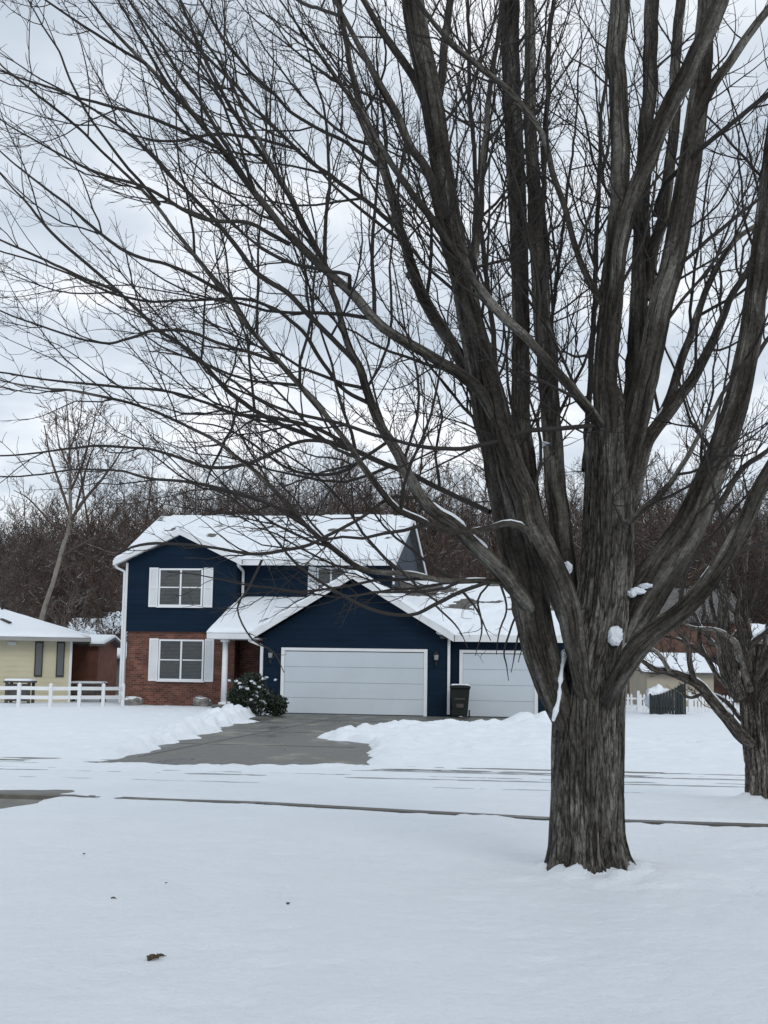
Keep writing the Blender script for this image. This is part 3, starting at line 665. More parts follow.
# ------------------------------------------------------------------ second, smaller tree at the right
t2 = empty('crabapple_tree', (TREE2[0], TREE2[1], 0), label='gnarled low multi stemmed bare tree with snow on its branches at the right edge', cat='tree')
def rep2(o): o.matrix_parent_inverse = Matrix.Translation((-TREE2[0], -TREE2[1], 0))
o, pts, rad = limb_mesh('trunk', [(772, 822, 84), (769, 806, 66), (766, 790, 50), (764, 760, 46), (761, 730, 45), (759, 700, 46), (760, 672, 42), (764, 645, 30)], 15.6, 15.6, t2, M['bark2'], sides=120, rough=1.5, seed=50, step=.02); rep2(o)
L2 = [([(752, 745, 12), (739, 733, 14), (720, 708, 13), (696, 683, 12), (671, 672, 10), (655, 669, 8), (637, 657, 5)], 16.5, 15.9, 1),
 ([(695, 682, 8), (690, 665, 8), (685, 642, 7), (674, 626, 5), (660, 612, 3)], 16.1, 15.8, 1),
 ([(670, 672, 6), (660, 655, 6), (645, 645, 4), (630, 640, 3)], 16, 15.7, 1),
 ([(742, 700, 14), (732, 680, 17), (725, 650, 17), (724, 610, 13), (727, 575, 9), (735, 540, 6)], 16.6, 16.9, 2),
 ([(735, 675, 9), (720, 664, 8), (700, 652, 7), (680, 640, 4), (662, 636, 3)], 16.7, 17.1, 1),
 ([(740, 668, 10), (725, 650, 8), (709, 640, 7), (692, 612, 5), (680, 590, 3)], 16.8, 17.4, 2),
 ([(752, 670, 12), (748, 640, 12), (742, 600, 10), (745, 560, 7), (755, 520, 5)], 16.6, 16.2, 2),
 ([(745, 665, 8), (752, 645, 9), (768, 632, 9), (795, 618, 7), (830, 600, 4)], 16.4, 15.9, 2),
 ([(760, 700, 12), (775, 680, 12), (800, 665, 10), (840, 640, 6)], 16.5, 16.3, 2),
 ([(764, 660, 14), (772, 620, 12), (778, 570, 9), (790, 520, 6)], 16.7, 17, 2),
 ([(728, 640, 7), (712, 612, 6), (708, 580, 5), (700, 550, 3)], 16.8, 17.2, 2),
 ([(730, 690, 8), (712, 668, 7), (700, 640, 6), (704, 610, 4), (696, 585, 3)], 16.9, 17.6, 2),
 ([(750, 690, 10), (738, 650, 9), (718, 632, 7), (694, 628, 5), (672, 618, 3)], 16.2, 15.4, 2),
 ([(748, 660, 8), (736, 620, 7), (738, 590, 6), (728, 552, 4), (722, 520, 3)], 16.3, 16, 2),
 ([(756, 680, 9), (770, 655, 9), (784, 610, 7), (780, 570, 5)], 16.2, 15.6, 2),
 ([(732, 640, 6), (748, 612, 6), (760, 580, 5), (764, 545, 3)], 16.9, 17.4, 2),
 ([(742, 720, 7), (726, 702, 6), (708, 694, 5), (690, 698, 4), (676, 690, 2)], 16.9, 17.6, 1),
 ([(742, 622, 6), (728, 600, 5), (715, 570, 4), (712, 540, 3)], 16.4, 16, 2)]
for i, (px, d0, d1, lv) in enumerate(L2):
    o, pts, rad = limb_mesh('branch', px, d0-1.1, d1-1.1, t2, M['bark2'], rough=1.2, seed=60+i, step=.04); rep2(o)
    out = []; twigs_for(pts, rad, out, min(2, lv+1) if px[0][2] > 6 else lv, .17, .55, start=.12, maxlen=1.1, minr=.0035, up=.1)
    if out:
        Vb, Qb, Bb = tubes(out, 4); t = link('twigs', npmesh('twigs', Vb, Qb, Bb), o, M['twig'], True)
    snow_on((o, pts, rad), .05, .9, 70+i, .36)

# ------------------------------------------------------------------ blue house
def house_obj(): pass
bh = empty('blue_house', (O[0], O[1], 0), -R(9), label='two storey navy blue house with brick lower front, white garage doors and snowy roof', cat='house')
# walls
m = MB(); m.poly_y([(-3.22, 0), (3.2, 0), (3.2, 2.66), (-.02, 4.62), (-3.22, 2.66)], 0, .2); m.box(-3.22, -3.02, .2, 6, 0, 2.6); m.box(3.0, 3.2, .2, 8, 0, 2.6); m.build('garage_wall', M['navy'], bh)
m = MB(); m.box(3.2, 7.2, .3, .5, 0, 2.62); m.poly_y([(0, 0), (8.2, 0), (8.2, 2.6), (4.3, 4.5), (.3, 2.6)], 0, .2)
# right end gable of the garage wing (runs along y)
gv = MB(); n0 = [(7.2, .3, 0), (7.2, 8.7, 0), (7.2, 8.7, 2.6), (7.2, 4.5, 4.62), (7.2, .3, 2.6)]
gv.v = n0+[(7.0, y, z) for _, y, z in n0]; gv.f = [(0, 1, 2, 3, 4), (9, 8, 7, 6, 5)]+[(i, (i+1) % 5, (i+1) % 5+5, i+5) for i in range(5)]
gv.box(3.2, 7.0, .3, .5, 0, 2.6); gv.box(-3, 7.0, 8.5, 8.7, 0, 2.6)
gv.build('garage_wing_wall', M['navy'], bh)
# main block lower: brick
m = MB(); m.box(-8.8, -4.72, 1.88, 2.1, 0, 2.8); m.box(-8.8, -8.6, 2.1, 10.4, 0, 2.8); m.box(-4.92, -4.72, 2.1, 2.6, 0, 2.8); m.box(-4.72, -3.22, 2.6, 2.8, 0, 2.8); m.box(-8.6, .9, 10.2, 10.4, 0, 2.8)
m.build('brick_wall', M['brick'], bh)
# main block upper
m = MB(); m.poly_y([(-8.86, 2.8), (-4.70, 2.8), (-4.70, 5.36), (-6.78, 6.36), (-8.86, 5.36)], 1.78, 2.0)
m.box(-8.86, -8.66, 2.0, 10.4, 2.8, 5.36); m.box(-4.90, -4.70, 2.0, 2.4, 2.8, 5.36); m.box(-4.90, .9, 2.4, 2.6, 2.8, 5.32); m.box(-8.66, .9, 10.2, 10.4, 2.8, 5.36)
m.build('upper_wall', M['navy'], bh)
sg = simple('slate_blue_siding', (.045, .058, .078), .7, .1, 3)
m = MB(); g0 = [(.9, 2.4, 2.6), (.9, 10.4, 2.6), (.9, 10.4, 5.36), (.9, 6.3, 7.36), (.9, 2.4, 5.36)]
m.v = g0+[(.7, y, z) for _, y, z in g0]; m.f = [(0, 1, 2, 3, 4), (9, 8, 7, 6, 5)]+[(i, (i+1) % 5, (i+1) % 5+5, i+5) for i in range(5)]
m.build('gable_wall', sg, bh)
# main roof: ridge along x at y=6.3 z=7.5
def roofpair(name, x0, x1, yf, ze, yr, zr, yb, th=.14):
    m = MB(); m.slab([(x0, yf, ze), (x1, yf, ze), (x1, yr, zr), (x0, yr, zr)], -th); m.slab([(x0, yr, zr), (x1, yr, zr), (x1, yb, ze), (x0, yb, ze)], -th)
    r = m.build(name, M['shingle'], bh); return r
EZ = 5.42
m = MB(); sl_ = (7.52-EZ)/(6.3-1.62)
m.slab([(-4.45, 1.62, EZ), (1.14, 1.62, EZ), (1.14, 6.3, 7.52), (-9.2, 6.3, 7.52), (-9.2, 1.95, EZ+.33*sl_), (-4.45, 1.95, EZ+.33*sl_)], -.14)
m.slab([(-9.2, 6.3, 7.52), (1.14, 6.3, 7.52), (1.14, 10.98, EZ), (-9.2, 10.98, EZ)], -.14); mr = m.build('main_roof', M['shingle'], bh)
roof_snow('roof_snow', [(-4.5, 1.58, EZ), (1.14, 1.58, EZ), (1.14, 6.3, 7.52), (-4.5, 6.3, 7.52)], .10, mr, 140, 110, 3, edge=.02, bare=.40)
roof_snow('roof_snow', [(-9.2, 1.95, EZ+.33*sl_), (-4.5, 1.95, EZ+.33*sl_), (-4.5, 6.3, 7.52), (-9.2, 6.3, 7.52)], .10, mr, 110, 100, 3, edge=.02, bare=.2)
roof_snow('roof_snow', [(-9.2, 6.3, 7.52), (1.14, 6.3, 7.52), (1.14, 10.98, EZ), (-9.2, 10.98, EZ)], .11, mr, 60, 20, 4)
m = MB(); m.box(-4.66, 1.14, 1.60, 1.66, EZ-.2, EZ-.01); m.build('gutter', M['trim'], bh)
m = MB(); m.box(-4.66, 1.1, 1.66, 2.4, EZ-.12, EZ-.1); m.build('soffit', M['trim'], bh)
m = MB()
for s_, xx in ((1, 1.14), (-1, -9.2)):
    m.beam((xx+.012*s_, 1.6 if s_ > 0 else 2.0, EZ-.09 if s_ > 0 else EZ+.09), (xx+.012*s_, 6.3, 7.43), .03, .2); m.beam((xx+.012*s_, 6.3, 7.43), (xx+.012*s_, 11, EZ-.09), .03, .2)
m.build('rake_board', M['trim'], bh)
# cross gable over the left bay
pk = (-6.78, 6.52); l, r_ = (-9.25, 5.38), (-4.45, 5.40); yb = 4.2
m = MB(); m.slab([(l[0], 1.42, l[1]), (pk[0], 1.42, pk[1]), (pk[0], yb, pk[1]), (l[0], yb-2.4, l[1])], -.12)
m.slab([(pk[0], 1.42, pk[1]), (r_[0], 1.42, r_[1]), (r_[0], yb-2.4, r_[1]), (pk[0], yb, pk[1])], -.12)
cr = m.build('bay_roof', M['shingle'], bh)
roof_snow('roof_snow', [(l[0], 1.40, l[1]), (pk[0], 1.40, pk[1]), (pk[0], yb, pk[1]), (l[0], yb-2.4, l[1])], .10, cr, 30, 30, 5)
roof_snow('roof_snow', [(pk[0], 1.40, pk[1]), (r_[0], 1.40, r_[1]), (r_[0], yb-2.4, r_[1]), (pk[0], yb, pk[1])], .10, cr, 30, 30, 6)
m = MB(); m.poly_y([(l[0]-.02, l[1]-.2), (l[0]-.02, l[1]-.01), (pk[0], pk[1]-.01), (r_[0]+.02, r_[1]-.01), (r_[0]+.02, r_[1]-.2), (pk[0], pk[1]-.21)], 1.36, 1.42)
m.poly_y([(l[0], l[1]-.15), (l[0], l[1]-.13), (pk[0], pk[1]-.13), (r_[0], r_[1]-.13), (r_[0], r_[1]-.15), (pk[0], pk[1]-.15)], 1.42, 1.78)
m.build('bay_rake_board', M['trim'], bh)
# garage gable roof
GZ = 4.86
def gz_(x): return GZ-.61*abs(x+.03)
m = MB(); xl, xr = -3.52, 3.44
m.slab([(xl, -.42, gz_(xl)), (-.03, -.42, GZ), (-.03, 4.4, GZ), (xl, 2.38, gz_(xl))], -.13)
m.slab([(-.03, -.42, GZ), (xr, -.42, gz_(xr)), (xr, .3, gz_(xr)), (-.03, 4.4, GZ)], -.13)
gr_ = m.build('garage_gable_roof', M['shingle'], bh)
roof_snow('roof_snow', [(xl, -.44, gz_(xl)), (-.03, -.44, GZ), (-.03, 4.4, GZ), (xl, 2.38, gz_(xl))], .10, gr_, 40, 40, 7)
roof_snow('roof_snow', [(-.03, -.44, GZ), (xr, -.44, gz_(xr)), (xr, .3, gz_(xr)), (-.03, 4.4, GZ)], .10, gr_, 40, 40, 8)
m = MB(); z1, z2 = gz_(xl), gz_(xr)
m.poly_y([(xl-.02, z1-.24), (xl-.02, z1-.01), (-.03, GZ-.01), (xr+.02, z2-.01), (xr+.02, z2-.24), (-.03, GZ-.25)], -.48, -.42)
m.poly_y([(xl, z1-.16), (xl, z1-.14), (-.03, GZ-.14), (xr, z2-.14), (xr, z2-.16), (-.03, GZ-.16)], -.42, 0)
m.build('garage_rake_board', M['trim'], bh)
# wing roof (ridge along x)
m = MB(); m.slab([(3.0, -.1, 2.74), (7.5, -.1, 2.74), (7.5, 4.5, 4.84), (0, 4.5, 4.84)], -.13); m.slab([(-3.1, 4.5, 4.84), (7.5, 4.5, 4.84), (7.5, 9.1, 2.74), (-3.1, 9.1, 2.74)], -.13)
wr = m.build('wing_roof', M['shingle'], bh)
roof_snow('roof_snow', [(2.9, -.14, 2.74), (7.5, -.14, 2.74), (7.5, 4.5, 4.84), (-.1, 4.5, 4.84)], .07, wr, 140, 110, 9, bare=.62)
roof_snow('roof_snow', [(.92, 4.5, 4.84), (7.5, 4.5, 4.84), (7.5, 9.1, 2.74), (.92, 9.1, 2.74)], .09, wr, 40, 20, 10)
m = MB(); m.box(3.46, 7.5, -.17, -.11, 2.52, 2.74); m.box(3.46, 7.4, -.1, .3, 2.58, 2.6); m.build('wing_gutter', M['trim'], bh)
# porch roof in front of entry
m = MB(); PZ = 2.72; sl = .5
m.slab([(-5.12, -.3, PZ), (-3.3, -.3, PZ), (-3.3, 2.38, PZ+sl*2.68), (-4.68, 2.38, PZ+sl*2.68), (-4.68, 1.77, PZ+sl*2.07), (-4.95, 1.77, PZ+sl*2.07)], -.12)
m.slab([(-3.3, .5, PZ+sl*.8), (-.4, 1.9, PZ+sl*2.2), (-.4, 2.38, PZ+sl*2.68), (-3.3, 2.38, PZ+sl*2.68)], -.12)
pr = m.build('porch_roof', M['shingle'], bh)
roof_snow('roof_snow', [(-5.14, -.33, PZ), (-3.3, -.33, PZ), (-3.3, 2.39, PZ+sl*2.68), (-4.69, 2.39, PZ+sl*2.68)], .10, pr, 40, 30, 11)
roof_snow('roof_snow', [(-3.32, .4, PZ+sl*.7), (-.4, 1.9, PZ+sl*2.2), (-.4, 2.39, PZ+sl*2.68), (-3.32, 2.39, PZ+sl*2.68)], .10, pr, 40, 20, 12)
m = MB(); m.box(-5.12, -3.54, -.35, -.30, PZ-.2, PZ-.01); m.box(-5.1, -3.3, -.3, 1.86, PZ-.2, PZ-.17); m.build('porch_fascia', M['trim'], bh)
m = MB(); m.cyl(-4.6, .2, .3, 2.52, .11, .09, 20); m.box(-4.75, -4.45, .05, .35, .22, .34); m.box(-4.74, -4.46, .06, .34, 2.42, 2.53); m.build('porch_column', M['white'], bh, True)
m = MB(); m.box(-4.95, -3.24, -.1, 2.58, 0, .26); m.build('porch_floor', M['concrete'], bh)
# entry door in the recess
m = MB(); m.box(-4.0, -3.3, 2.5, 2.57, .28, 2.42); m.build('front_door', M['dark'], bh)
# corner boards, downspouts
m = MB(); m.box(-8.9, -8.82, 1.74, 1.86, .1, 5.3); m.build('corner_board', M['trim'], bh)
def spout(pts, w_=.085):
    m = MB()
    for a, b in zip(pts[:-1], pts[1:]): m.beam(a, b, w_, w_*.8)
    return m.build('downspout', M['trim'], bh, bevel=.008)
spout([(-9.22, 1.5, 5.28), (-9.2, 1.55, 5.12), (-8.96, 1.8, 4.98), (-8.96, 1.8, .2)])
spout([(-4.60, 1.6, 5.2), (-4.60, 2.3, 5.05), (-4.60, 2.32, 4.0)])
spout([(-3.62, -.3, 2.58), (-3.6, -.25, 2.45), (-3.22, -.07, 2.3), (-3.22, -.07, .25)], .1)
spout([(3.28, -.2, 2.6), (3.26, -.06, 2.45), (3.26, -.06, .08)], .09)
spout([(.98, 2.2, 5.25), (.98, 2.34, 4.6)], .07)
# garage doors: sections, frame
def gdoor(x0, x1, y, z1, nm):
    g = MB(); k = 4; hgt = (z1-.03)/k
    for i in range(k):
        za_, zb = .03+i*hgt, .03+(i+1)*hgt-.007
        g.box(x0+.09, x1-.09, y-.02, y+.02, za_, zb)
    d = g.build(nm, M['door'], bh, bevel=.006)
    back = MB(); back.box(x0+.08, x1-.08, y+.022, y+.04, .02, z1); back.build('backing', M['grey'], d)
    f = MB(); f.box(x0-.03, x0+.085, y-.05, y+.02, 0, z1+.02); f.box(x1-.085, x1+.03, y-.05, y+.02, 0, z1+.02); f.box(x0-.03, x1+.03, y-.05, y+.02, z1+.022, z1+.12); f.build('frame', M['white'], d)
    s = MB(); s.box(x0+.1, x1-.1, y-.03, y+.01, .008, .035); s.build('bottom_seal', M['dark'], d)
    return d
# door openings sit just proud of the wall face
gdoor(-2.5, 2.5, -.03, 2.13, 'garage_door')
gdoor(3.62, 6.2, .27, 2.13, 'garage_door')
# coach lamps
for u in (-2.9, 2.84):
    m = MB(); m.cyl(u, -.14, 1.86, 2.1, .05, .075, 8); m.cyl(u, -.14, 2.1, 2.2, .09, .01, 8); m.box(u-.02, u+.02, -.14, -.0, 2.02, 2.06); m.box(u-.05, u+.05, -.025, -.002, 1.9, 2.14)
    lm = m.build('wall_lamp', M['dark'], bh)
    m = MB(); m.cyl(u, -.14, 1.90, 2.06, .066, .08, 8); m.build('lamp_glass', M['blind'], lm)
    m = MB(); m.cyl(u, -.14, 1.72, 1.82, .03, .045, 8); m.box(u-.02, u+.02, -.14, -.002, 1.8, 1.83); m.build('bracket', M['dark'], lm)
# windows
def window(xa, xb, za_, zb, y, shut=.34, cols=2, name='window'):
    wn = MB(); fr = .06
    wn.box(xa, xb, y-.07, y-.002, za_, za_+fr); wn.box(xa, xb, y-.07, y-.002, zb-fr, zb)
    for k in range(cols+1):
        c_ = xa+(xb-xa)*k/cols; wn.box(max(xa, c_-fr/2 if 0 < k < cols else (xa if k == 0 else xb-fr)), min(xb, c_+fr/2 if 0 < k < cols else (xa+fr if k == 0 else xb)), y-.068, y-.002, za_+fr, zb-fr)
    zm = (za_+zb)/2
    for k in range(cols):
        a_, b_ = xa+(xb-xa)*k/cols+fr/2, xa+(xb-xa)*(k+1)/cols-fr/2; wn.box(a_+.031, b_-.031, y-.06, y-.002, zm-.02, zm+.02)
    wo = wn.build(name, M['white'], bh)
    g = MB(); g.box(xa+.03, xb-.03, y-.035, y-.025, za_+.03, zb-.03); g.build('pane', M['glass2'], wo)
    b = MB()
    for k in range(int((zb-za_)/.05)): b.box(xa+.05, xb-.05, y-.02, y-.012, za_+.04+k*.05, za_+.04+k*.05+.036)
    b.build('blind', M['blind'], wo)
    s = MB(); s.box(xa-.05, xb+.05, y-.11, y-.002, za_-.05, za_-.002); s.build('sill', M['white'], wo)
    if shut:
        for a_, b_ in ((xa-shut-.03, xa-.03), (xb+.03, xb+shut+.03)):
            sh = MB(); sh.box(a_, a_+.05, y-.05, y-.003, za_-.03, zb+.03); sh.box(b_-.05, b_, y-.05, y-.003, za_-.03, zb+.03)
            for zq in (za_-.03, zm-.03, zb-.04): sh.box(a_+.05, b_-.05, y-.05, y-.003, zq, zq+.07)
            sh.box(a_+.05, b_-.05, y-.02, y-.004, za_, zb)
            k = int((zb-za_)/.045)
            for q in range(k): sh.box(a_+.05, b_-.05, y-.04, y-.02, za_+.03+q*.045, za_+.03+q*.045+.025)
            sh.build('shutter', M['white'], bh)
    return wo
gm, gnt, gb = mat('clear_glass', (.5, .53, .55), .03, .5); gb.inputs['Transmission Weight'].default_value = 1; M['glass2'] = gm
M['glass2'] = gm
window(-7.62, -5.95, 3.72, 5.10, 1.78)
window(-7.56, -5.86, 1.04, 2.52, 1.88)
window(-1.85, -.8, 4.0, 5.2, 2.4, shut=.3)
# plumbing vent on the roof
m = MB(); m.cyl(-2.4, 4.4, 6.5, 7.05, .06, .06, 10); m.build('roof_vent', M['trim'], bh)

# ------------------------------------------------------------------ bushes, rocks, bin
def leaf_cloud(n, ctr, size, leaf, seed, shape=None):
    r = np.random.default_rng(seed); p = r.normal(0, 1, (n, 3)); p /= np.linalg.norm(p, axis=1, keepdims=True); p *= (r.random((n, 1))**.45)
    lump = .7+.6*fbm(p[:, 0]*1.8+seed, p[:, 1]*1.8, p[:, 2]*1.8, 3, seed)
    p = p*lump[:, None]*np.array(size)+np.array(ctr)
    a = r.normal(0, 1, (n, 3)); a /= np.linalg.norm(a, axis=1, keepdims=True); b = np.cross(a, r.normal(0, 1, (n, 3))); b /= np.linalg.norm(b, axis=1, keepdims=True)
    s = leaf*r.uniform(.6, 1.3, (n, 1))
    V = np.stack([p-a*s, p-b*s*.45, p+a*s, p+b*s*.45], 1).reshape(-1, 3); return V, np.arange(4*n).reshape(n, 4)
bx, by = G(254, 716)
bush = empty('evergreen_bush', (bx, by-.2, 0), label='dark leafy evergreen bush dusted with snow beside the garage door', cat='bush')
Vs, Qs, k = [], [], 0
for i, (dx, dy, z, sx, sy, sz) in enumerate(((-.25, 0, .65, .6, .5, .65), (.3, -.1, .5, .55, .5, .45), (-.05, .1, .95, .45, .4, .45), (.75, 0, .35, .35, .35, .35), (-.55, 0, .5, .35, .4, .45))):
    V_, Q_ = leaf_cloud(1800, (dx, dy, z), (sx, sy, sz), .05, 80+i); Vs.append(V_); Qs.append(Q_+k); k += len(V_)
link('leaves', npmesh('leaves', np.concatenate(Vs), np.concatenate(Qs)), bush, M['leaf'])
Vs, Qs, k = [], [], 0
r2 = np.random.default_rng(5)
for i in range(46):
    a = r2.random(2)*6.28; x_, z_ = r2.normal(0.05, .38), r2.uniform(.25, 1.25); y_ = r2.uniform(-.5, .2)
    V_, Q_ = leaf_cloud(28, (x_, y_, z_), (.06, .06, .03), .035, 200+i); Vs.append(V_); Qs.append(Q_+k); k += len(V_)
link('snow_dusting', npmesh('snow_dusting', np.concatenate(Vs), np.concatenate(Qs)), bush, M['snow'])
st = []
for i in range(24):
    st.append(branch((r2.normal(0, .12), r2.normal(0, .1), 0), (r2.normal(0, .5), r2.normal(0, .4), 1), r2.uniform(.7, 1.3), .012, 6))
V_, Q_, B_ = tubes(st, 4); link('stems', npmesh('stems', V_, Q_), bush, M['twig'])
for (x, y, sx, sz, lab) in ((-8.35, 1.45, .30, .17, 'small snow capped rock at the left corner of the brick wall'), (-5.75, 1.40, .28, .2, 'small snow capped rock under the right end of the brick wall')):
    q = W(x, y); e = empty('rock', (q[0], q[1], 0), label=lab, cat='rock', group='rocks along the brick wall')
    z_ = gz(q[0], q[1])
    r_o = blob('stone', (0, 0, z_+.10), (sx*1.15, sx*.9, sz*1.3), e, int(abs(x)*20)); r_o.data.materials[0] = M['rock']
    blob('snow_cap', (0, .02, z_+.20), (sx*1.0, sx*.8, sz*.75), e, int(abs(x)*20))
# wheeled bin
bq = W(3.72, -.75); bn = empty('wheeled_bin', (bq[0], bq[1], .012), -R(5), label='dark green wheeled bin standing between the two garage doors', cat='bin')
m = MB(); bot = [(-.24, -.3), (.24, -.3), (.24, .26), (-.24, .26)]; top = [(-.31, -.37), (.31, -.37), (.31, .34), (-.31, .34)]
n = 0; m.v = [(x, y, .06) for x, y in bot]+[(x, y, .95) for x, y in top]; m.f = [(3, 2, 1, 0), (4, 5, 6, 7)]+[(i, (i+1) % 4, (i+1) % 4+4, i+4) for i in range(4)]
m.box(-.33, .33, -.39, .36, .93, .965)
body = m.build('body', M['bin'], bn, bevel=.02)
m = MB(); m.poly_y([(-.35, .97), (.35, .97), (.33, 1.03), (.15, 1.07), (-.15, 1.07), (-.33, 1.03)], -.42, .38); lid = m.build('lid', M['bin'], bn, bevel=.01)
m = MB(); m.beam((-.2, .42, .98), (.2, .42, .98), .03, .03); m.build('handle', M['bin'], lid)
m = MB(); m.box(-.17, .17, -.365, -.33, .60, .64); m.box(-.12, .12, -.362, -.335, .34, .46); m.build('front_bar', M['greywood'], body)
for s_ in (-1, 1):
    m = MB(); k = 18
    m.poly_y([(0, 0)], 0, 0) if False else None
    n = len(m.v)
    for xx in (s_*.27, s_*.32): m.v += [(xx, .27+.125*math.cos(2*math.pi*i/k), .125+.125*math.sin(2*math.pi*i/k)) for i in range(k)]
    m.f += [tuple(range(k-1, -1, -1)), tuple(range(k, 2*k))]+[(i, (i+1) % k, k+(i+1) % k, k+i) for i in range(k)]
    m.build('wheel', M['dark'], bn)
roof_snow('snow_cap', [(-.3, -.36, 1.06), (.3, -.36, 1.06), (.3, .33, 1.06), (-.3, .33, 1.06)], .03, bn, 16, 16, 3)

# ------------------------------------------------------------------ left neighbour
yh = empty('yellow_house', (-18, 48.7, 0), R(13), label='single storey pale yellow house with snow covered hip roof at the left edge', cat='house')
m = MB(); m.box(-9, 6.26, 0, .2, 0, 2.5); m.box(6.06, 6.26, .2, 9, 0, 2.5); m.box(-9, -8.8, .2, 9, 0, 2.5); m.box(-8.8, 6.06, 8.8, 9, 0, 2.5)
for k in range(11): m.box(-9, 6.27, -.012, 0, .25+k*.2, .26+k*.2)
m.build('wall', M['yellow'], yh)
e0, e1, yf, yb_, zr = -9.7, 6.95, -.7, 9.7, 3.98
m = MB(); zE = 2.56
m.v = [(e0, yf, zE), (e1, yf, zE), (e1, yb_, zE), (e0, yb_, zE), (e0+4.5, 4.5, zr), (2.4, 4.5, zr), (e0, yf, zE-.12), (e1, yf, zE-.12), (e1, yb_, zE-.12), (e0, yb_, zE-.12)]
m.f = [(0, 1, 5, 4), (1, 2, 5), (2, 3, 4, 5), (3, 0, 4), (0, 6, 7, 1), (1, 7, 8, 2), (2, 8, 9, 3), (3, 9, 6, 0), (9, 8, 7, 6)]
yr_ = m.build('roof', M['shingle'], yh)
roof_snow('roof_snow', [(e0, yf-.03, zE), (e1, yf-.03, zE), (2.4, 4.5, zr), (e0+4.5, 4.5, zr)], .10, yr_, 60, 30, 20)
roof_snow('roof_snow', [(e1+.02, yf, zE), (e1+.02, yb_, zE), (2.4, 4.5, zr), (2.39, 4.49, zr)], .10, yr_, 40, 30, 21)
m = MB(); m.box(e0, e1, yf-.05, yf-.002, zE-.14, zE-.01); m.box(e1+.002, e1+.03, yf, yb_, zE-.14, zE-.01); m.build('gutter', M['grey'], yh)
for xa in (4.92, 5.72):
    m = MB(); m.box(xa, xa+.3, -.06, -.014, 1.08, 2.4); wd = m.build('window', M['dark'], yh)
    m = MB(); m.box(xa+.04, xa+.26, -.07, -.061, 1.13, 2.35); m.build('pane', M['glass'], wd)
m = MB(); m.box(3.9, 4.2, -.05, -.013, 2.26, 2.38); m.build('wall_vent', M['trim'], yh)
m = MB(); m.box(6.2, 6.3, -.05, .05, .1, 2.44); m.build('corner_board', M['white'], yh)
m = MB(); m.cyl(3.45, 3.2, 3.4, 4.05, .05, .05, 10); m.build('vent_pipe', M['dark'], yh)
m = MB(); m.slab([(3.5, 1.35, 3.25), (3.62, 1.3, 3.25), (3.98, .75, 3.1), (3.88, .72, 3.09)], .05); m.build('roof_vent', M['dark'], yh)
# white rail fence
fp = [(-13.9, 43.2), (-12.97, 43.35), (-12.0, 43.5), (-11.05, 43.9), (-10.25, 44.6), (-9.65, 45.6), (-9.2, 46.8)]
fe = empty('rail_fence', (-11, 44, 0), label='low white two rail fence in snow between the yellow house and the blue house', cat='fence')
for x, y in fp:
    m = MB(); z_ = gz(x, y); m.box(x+11-.055, x+11+.055, y-44-.055, y-44+.055, z_-.1, z_+.72)
    n = len(m.v); m.v += [(x+11+a*.07, y-44+b*.07, z_+.72) for a, b in ((-1, -1), (1, -1), (1, 1), (-1, 1))]+[(x+11, y-44, z_+.79)]; m.f += [(n, n+1, n+4), (n+1, n+2, n+4), (n+2, n+3, n+4), (n+3, n, n+4), (n+3, n+2, n+1, n)]
    m.build('post', M['white'], fe)
for (a, b) in zip(fp[:-1], fp[1:]):
    for hz in (.30, .60):
        m = MB(); za_, zb = gz(*a)+hz, gz(*b)+hz; m.beam((a[0]+11, a[1]-44, za_), (b[0]+11, b[1]-44, zb), .04, .12); m.build('rail', M['white'], fe)
# snowy garden table and dark bench behind the fence
def furn(name, x, y, w_, h_, lab, cat):
    e = empty(name, (x, y, 0), label=lab, cat=cat)
    z_ = gz(x, y)
    for sx in (-1, 1):
        for sy in (-1, 1):
            m = MB(); m.box(sx*w_/2-.05, sx*w_/2+.05, sy*.3-.04, sy*.3+.04, z_-.1, z_+h_-.06); m.build('leg', M['greywood'], e)
    m = MB(); m.box(-w_/2-.1, w_/2+.1, -.4, .4, z_+h_-.06, z_+h_); m.build('top', M['greywood'], e)
    m = MB(); m.box(-w_/2, w_/2, -.3, -.26, z_+.1, z_+h_-.1) if name != 'picnic_bench' else m.box(-w_/2, w_/2, -.3, -.26, z_+.3, z_+h_-.1)
    m.build('panel', M['greywood'], e)
    roof_snow('snow_cap', [(-w_/2-.09, -.39, z_+h_), (w_/2+.09, -.39, z_+h_), (w_/2+.09, .39, z_+h_), (-w_/2-.09, .39, z_+h_)], .07, e, 24, 12, 33)
furn('garden_table', -13.1, 47.6, .8, .82, 'dark garden table topped with snow against the yellow wall', 'table')
furn('picnic_bench', -11.4, 51.0, 1.2, .72, 'long dark slatted chest with snow on its edge past the corner of the yellow house', 'chest')
furn('picnic_bench', -14.4, 47.8, .5, .95, 'dark covered garden seat cut by the left edge of the photo', 'seat')

